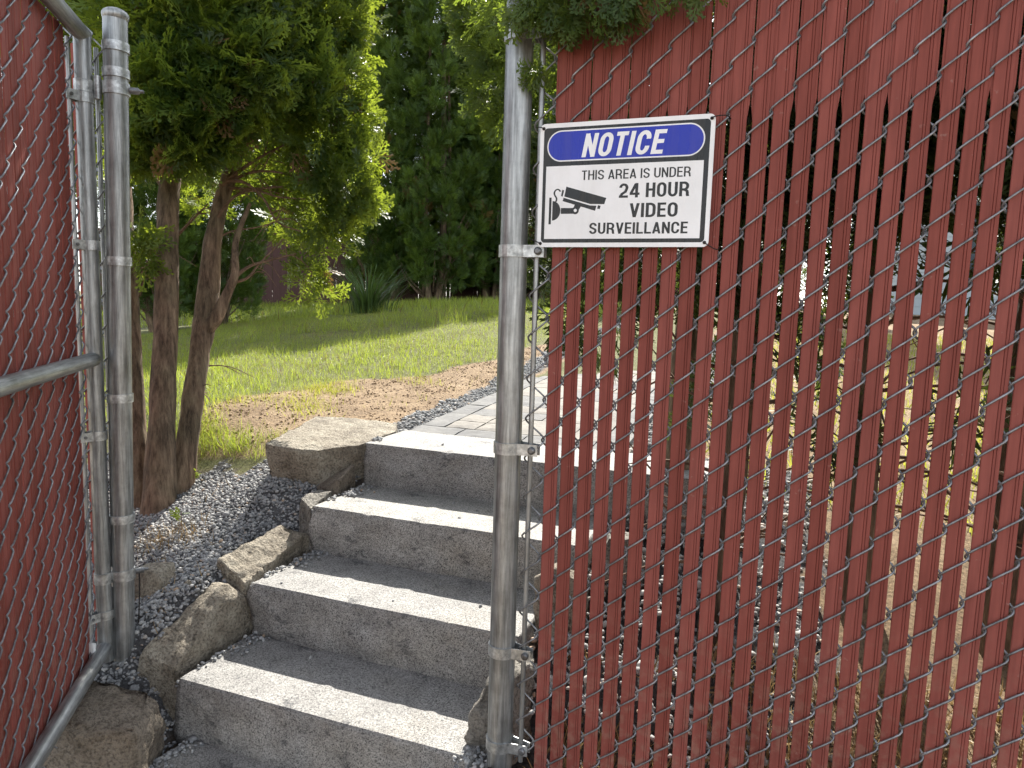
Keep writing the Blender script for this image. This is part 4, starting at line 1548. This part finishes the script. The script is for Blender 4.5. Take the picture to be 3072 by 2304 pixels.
def hedge_parts(seed, H=3.0, Rb=.43, z_lo=1.08):
    r = random.Random(seed)
    cl = []
    for i in range(54):
        f = i / 54
        z = z_lo + (H - z_lo) * f
        th = i * 2.4 + r.random()
        q = Rb * r.uniform(.35, .95) * (1 - .5 * f * f)
        cl.append(((q * math.cos(th), q * math.sin(th), z + r.uniform(-.1, .1)), r.uniform(.10, .17), .75))
    for i in range(4):
        th = r.random() * 6.28
        cl.append(((Rb * .7 * math.cos(th), Rb * .7 * math.sin(th), r.uniform(.6, .85)), .08, .5))
    return clumps_to_sprigs(cl, 330, .25, (.10, .175))


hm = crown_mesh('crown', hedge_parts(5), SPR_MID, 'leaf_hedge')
hs = [([(0, 0, -.2), (.01, 0, .3), (.03, .01, .9), (.02, .05, 1.8), (0, 0, 2.7)], [.058, .048, .043, .036, .015])]
htw = []
hr = random.Random(9)
for i in range(40):
    a, z = hr.random() * 6.28, hr.uniform(.25, 1.6)
    ln = hr.uniform(.2, .45)
    htw.append((catmull([(.02, 0, z), (math.cos(a) * ln * .5, math.sin(a) * ln * .5, z + .03), (math.cos(a) * ln, math.sin(a) * ln, z + hr.uniform(-.1, .2))], 4), np.linspace(.007, .0015, 9)))
htm = merge_tubes('branches', htw, M['twig'], 5)
for i, (x, y, sc, rz, lab) in enumerate((
        (-.105, 2.10, 1.0, .3, 'hedge arborvitae behind the fence whose trunk shows right of the sign'),
        (.27, 2.22, 1.05, 2.0, 'second hedge arborvitae counting right from the sign, behind the slatted fence'),
        (.62, 2.12, .98, 4.1, 'third hedge arborvitae counting right from the sign, behind the slatted fence'),
        (.99, 2.25, 1.02, 5.2, 'fourth hedge arborvitae counting right from the sign, at the right edge'))):
    zg = float(hgt(np.array([x]), np.array([y]))[0])
    t = tag(empty('arborvitae_tree', (x, y, zg), rz), lab, 'tree', 'arborvitae trees')
    t.scale = (sc,) * 3
    trunk('trunk', hs[0][0], hs[0][1], t, 14)
    link('branches', htm, t)['kind'] = 'stuff'
    link('crown', hm, t)


# ------------------------------------------------------------------ grass
def blade_temps(n, segs=2, w=.028):
    out = []
    for s in range(n):
        r = random.Random(100 + s)
        bend = r.uniform(.1, .75) if segs < 5 else r.uniform(.35, 1.05)
        V, T = [], []
        for i in range(segs + 1):
            f = i / segs
            ww = w * (1 - f) + .003
            xx = bend * f * f
            zz = f * (1 - .22 * bend * f)
            V += [(xx, -ww, zz), (xx, ww, zz)]
        for i in range(segs):
            T += [(2 * i, 2 * i + 1, 2 * i + 3), (2 * i, 2 * i + 3, 2 * i + 2)]
        out.append((np.array(V), np.array(T)))
    return out


BL = blade_temps(6)
BLW = blade_temps(5, 3, .045)
BLT = blade_temps(6, 3, .013)


def grass(name, label, x, y, ln, mat, temps=BL, lean=.35, kind='stuff', parent=None, tshift=0.0):
    n = len(x)
    z = hgt(x, y)
    a = RNG.uniform(0, 6.28, n)
    m = rot_mats(np.tile([0, 0, 1.0], (n, 1)), a)
    tl = rot_mats(np.stack([np.cos(a + 1), np.sin(a + 1), np.zeros(n)], 1), RNG.normal(size=n) * lean)
    m = (tl @ m) * ln[:, None, None]
    ti = np.clip(RNG.random(n) * .8 + tshift, 0, .9)
    ti[RNG.random(n) < .05] = 1.0
    v, t, tt = scatter(temps, RNG.integers(0, len(temps), n), m, np.stack([x, y, z], 1), ti)
    return tag(link(name, mesh_np(name, v, t, M[mat], False, tt), parent), label, None, None, kind)


def pat(x, y): return .5 + .5 * np.sin(x * 2.1 + 1.3 * np.sin(y * 1.7)) * np.cos(y * 1.9 + x)


def lawn_test(a, b_):
    l, s_, r_ = in_gravel(a, b_)
    return ~in_soil(a, b_) & ~l & ~s_ & (b_ > 2.5) & (a < -1.9) & (a > -1.35 * b_ - .6)


x, y = pick_pts(120000, (-6.5, -1.9, 2.5, 7.2), lambda a, b_: lawn_test(a, b_) & (RNG.random(len(a)) < np.clip(1.25 - b_ * .10, .35, 1)))
grass('lawn_grass', 'short sunlit lawn grass left of the path', x, y, .02 + .034 * RNG.random(len(x)) ** 1.5 * (.5 + pat(x, y)), 'grass')
x, y = pick_pts(14000, (-12, -1.9, 7.2, 12.5), lambda a, b_: (a > -1.35 * b_ - .6))
grass('lawn_grass', 'shaded far lawn grass under the back row of trees', x, y, .07 + .08 * RNG.random(len(x)), 'grass', BLW)
x, y = pick_pts(16000, (-6.5, -1.9, 2.5, 7.2), lambda a, b_: lawn_test(a, b_) & (np.sin(a * 3.7 + b_) * np.sin(b_ * 2.9 - a * 2) + .6 * RNG.random(len(a)) > .35))
grass('lawn_straw', 'dry straw-coloured clippings lying in the lawn', x, y, .02 + .03 * RNG.random(len(x)), 'dry', BL, 1.1)
x, y = pick_pts(9000, (-6.5, -1.9, 2.6, 7.2), lambda a, b_: lawn_test(a, b_) & (pat(a * 2.3, b_ * 1.7) > .62))
grass('lawn_grass', 'longer ragged patches in the sunlit lawn', x, y, .05 + .05 * RNG.random(len(x)), 'grass', BLT, .5)
# seedlings in the bare strip
x, y = pick_pts(60000, (-3.0, -1.75, 2.45, 8.5), lambda a, b_: in_soil(a, b_) & ~in_gravel(a, b_)[1] & (RNG.random(len(a)) < np.clip((-2.15 - a) * 1.3 + .05 + .30 * np.sin(a * 9 + b_ * 5) + .2 * np.sin(b_ * 13), .02, .9) ** 1.2))
grass('seedling_grass', 'yellow-green grass seedlings sprouting in the bare soil', x, y, .022 + .035 * RNG.random(len(x)), 'seed', BL, .55)
x, y = pick_pts(15000, (-3.2, -1.7, 2.5, 7.5), lambda a, b_: in_soil(a, b_) & ~in_gravel(a, b_)[1])
s_ = .0025 + .007 * RNG.random(len(x)) ** 3
gravel('soil_clods', 'crumbly brown soil clods on the bare seeded strip', x, y, hgt(x, y) + s_ * .3, s_, 'clod', PEB1)
# straggling tufts and weeds
xs, ys, ls = [], [], []
for (cx, cy, n, sp, l0) in [(-2.42, 2.53, 420, .10, .09), (-2.25, 2.50, 300, .07, .085), (-2.62, 2.60, 300, .10, .09), (-2.1, 2.55, 120, .06, .06), (-2.5, 2.45, 160, .05, .1), (-2.08, 2.44, 60, .04, .07)]:
    xs.append(RNG.normal(cx, sp, n)); ys.append(RNG.normal(cy, sp * .5, n)); ls.append(l0 * RNG.uniform(.5, 1.2, n))
for _ in range(120):
    f = RNG.random()
    cx, cy = -4.6 + 2.0 * f + RNG.normal() * .15, 4.9 + 2.0 * f + RNG.normal() * .2
    n = RNG.integers(4, 14)
    xs.append(RNG.normal(cx, .03, n)); ys.append(RNG.normal(cy, .03, n)); ls.append(RNG.uniform(.10, .24) * RNG.uniform(.6, 1.1, n))
for _ in range(45):
    cx, cy = RNG.uniform(-3.6, -2.3), RNG.uniform(2.9, 5.5)
    n = RNG.integers(6, 18)
    xs.append(RNG.normal(cx, .03, n)); ys.append(RNG.normal(cy, .03, n)); ls.append(RNG.uniform(.08, .14) * RNG.uniform(.6, 1.1, n))
x, y, l_ = np.concatenate(xs), np.concatenate(ys), np.concatenate(ls)
grass('weed_tufts', 'taller grass tufts along the lawn edge and beside the trunks', x, y, l_ * .85, 'grass', BLT, .4)
# scrappy dry lawn right of the path
x, y = pick_pts(26000, (-.3, 4.2, 2.6, 9.0), lambda a, b_: (RNG.random(len(a)) < .35 + .5 * pat(a * 2, b_ * 2)))
grass('lawn_grass', 'thin yellowish grass beyond the slatted fence', x, y, .04 + .06 * RNG.random(len(x)), 'seed', BLW, .6)
# dead needle litter
x, y = pick_pts(5200, (-.5, 1.5, 1.42, 1.92), lambda a, b_: b_ > 0)
grass('dead_foliage', 'dead brown sprays piled along the foot of the slatted fence', x, y, .05 + .06 * RNG.random(len(x)), 'dry', BL, 1.25)
x, y = pick_pts(3200, (-2.6, -1.58, 1.3, 2.45), lambda a, b_: np.sin(a * 11 + 2) * np.sin(b_ * 9 + a * 4) > .45)
k = RNG.random(len(x)) < .28
x, y = x[k], y[k]
grass('dead_foliage', 'scattered orange-brown dead sprays on the left gravel bed', x, y, .018 + .035 * RNG.random(len(x)), 'dry', BL, 1.4)
cx, cy = RNG.normal(-2.03, .10, 380), RNG.normal(1.90, .05, 380)
grass('dead_foliage', 'heap of orange dead sprays on the gravel at the trunk foot behind the gate post', cx, cy, .02 + .04 * RNG.random(380), 'dry', BL, 1.15)

# ornamental grass clump in the back shade
oc_ = at_depth(795, 668, 8.6)
orn = empty('ornamental_grass', (oc_.x, oc_.y, float(hgt(np.array([oc_.x]), np.array([oc_.y]))[0])))
tag(orn, 'dark arching ornamental grass clump in the shade under the back trees', 'plant')
n = 320
a = RNG.uniform(0, 6.28, n)
rad = np.abs(RNG.normal(0, .16, n))
m = rot_mats(np.tile([0, 0, 1.0], (n, 1)), a) * RNG.uniform(.3, .7, n)[:, None, None]
v, t, tt = scatter(blade_temps(6, 5, .012), RNG.integers(0, 6, n), m, np.stack([np.cos(a) * rad, np.sin(a) * rad, np.zeros(n)], 1), RNG.random(n) * .8)
link('blades', mesh_np('blades', v, t, M['ornamental'], False, tt), orn)


# little seedling in the gravel
def small_plant(px, py, yw, h, n, label, mat):
    c = at_y(px, py, yw)
    z = float(hgt(np.array([c.x]), np.array([c.y]))[0])
    p = tag(empty('seedling_plant', (c.x, c.y, z)), label, 'plant', None)
    link('stem', tube_mesh('stem', [(0, 0, -.01), (.003, 0, h * .5), (0, .004, h)], [.0022, .0018, .001], M['twig'], 6), p)
    ax = RNG.normal(size=(n, 3)) * np.array((1, 1, .5)) + np.array((0, 0, .5))
    mm = frames(ax) * (h * .55)
    v, t, tt = scatter(SPR_LO, RNG.integers(0, 5, n), mm, np.stack([np.zeros(n), np.zeros(n), RNG.uniform(.45, 1, n) * h], 1), RNG.random(n) * .7)
    link('leaves', mesh_np('leaves', v, t, M[mat], False, tt), p)


small_plant(392, 1190, 1.95, .075, 7, 'small green seedling standing in the gravel right of the gate post', 'leaf')
small_plant(418, 1075, 2.28, .06, 14, 'low weed with green and reddish leaves at the foot of the trunks', 'grass')
small_plant(330, 1130, 2.1, .05, 8, 'tiny weed in the shade at the trunk foot', 'leaf')

# black cable behind the hinge post, white plastic scrap at the gate foot
pts = [np.array(at_y(301, 1225, 1.53)), np.array(at_y(301, 1290, 1.53)), np.array(at_y(299, 1352, 1.53)), np.array(at_y(296, 1372, 1.53))]
c0 = pts[-1].copy()
tag(link('cable', tube_mesh('cable', catmull([p - c0 for p in pts], 4), .0019, M['tie'], 6), None, c0), 'thin black cable hanging beside the hinge post', 'cable')
c0 = Vector(GO) + Vector((.018, -.062, .02))
bm = bmesh.new()
bm_box(bm, -.012, .012, -.006, .006, -.02, .045)
bmesh.ops.subdivide_edges(bm, edges=bm.edges[:], cuts=3)
for v in bm.verts: v.co += Vector((noise.noise(v.co * 60), noise.noise(v.co * 60 + Vector((5, 0, 0))), noise.noise(v.co * 50))) * .006
tag(link('plastic_scrap', bm_mesh('plastic_scrap', bm, M['pvc'], True), None, c0), 'crumpled white plastic scrap caught at the foot of the gate', 'scrap')

# ------------------------------------------------------------------ dark red slatted fence far behind the trees
a0, a1 = at_depth(200, 700, 14.4), at_depth(1500, 640, 17.2)
dirv = Vector((a1.x - a0.x, a1.y - a0.y, 0))
Lf = dirv.length
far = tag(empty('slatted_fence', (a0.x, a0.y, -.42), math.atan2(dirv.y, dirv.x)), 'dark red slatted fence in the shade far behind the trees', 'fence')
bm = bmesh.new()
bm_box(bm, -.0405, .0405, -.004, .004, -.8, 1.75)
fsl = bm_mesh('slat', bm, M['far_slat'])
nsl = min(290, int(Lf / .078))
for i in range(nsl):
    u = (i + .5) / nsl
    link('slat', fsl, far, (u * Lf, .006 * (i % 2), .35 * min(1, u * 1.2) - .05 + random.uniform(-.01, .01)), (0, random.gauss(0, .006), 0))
pipe('top_rail', (0, .03, 1.62), (Lf, .03, 1.98), .02, far)

# ------------------------------------------------------------------ house glimpsed past the fence slats
hc = Vector((6.0, 13.0, -.3))
house = tag(empty('house', hc, R(-18)), 'pale blue house glimpsed through the fence gaps at the right', 'house')
bm = bmesh.new()
bm_box(bm, -5, 5, 0, 6, 0, 3.2)
wall = link('wall', bm_mesh('wall', bm, M['siding']), house)
bm = bmesh.new()
for i in range(20):
    bm_box(bm, -5.01, 5.01, -.018, -.002, .15 + i * .15, .15 + i * .15 + .142)
link('siding_boards', bm_mesh('siding_boards', bm, M['siding']), wall)
bm = bmesh.new()
q = [bm.verts.new(p) for p in ((-5.4, -.5, 3.1), (5.4, -.5, 3.1), (5.4, 3, 5.2), (-5.4, 3, 5.2), (5.4, 6.5, 3.1), (-5.4, 6.5, 3.1))]
bm.faces.new((q[0], q[1], q[2], q[3])); bm.faces.new((q[3], q[2], q[4], q[5])); bm.faces.new((q[0], q[3], q[5])); bm.faces.new((q[1], q[4], q[2])); bm.faces.new((q[0], q[5], q[4], q[1]))
link('roof', bm_mesh('roof', bm, M['roof']), house)
for wx in (-3.2, -.6, 2.4):
    bm = bmesh.new()
    bm_box(bm, wx - .06, wx + 1.06, -.06, -.022, .94, 2.26)
    w_ = link('window', bm_mesh('window', bm, M['trim']), house)
    for s in range(2):
        bm = bmesh.new()
        bm_box(bm, wx + .02 + s * .5, wx + .48 + s * .5, -.068, -.062, 1.0, 2.2)
        link('pane', bm_mesh('pane', bm, M['glass']), w_)
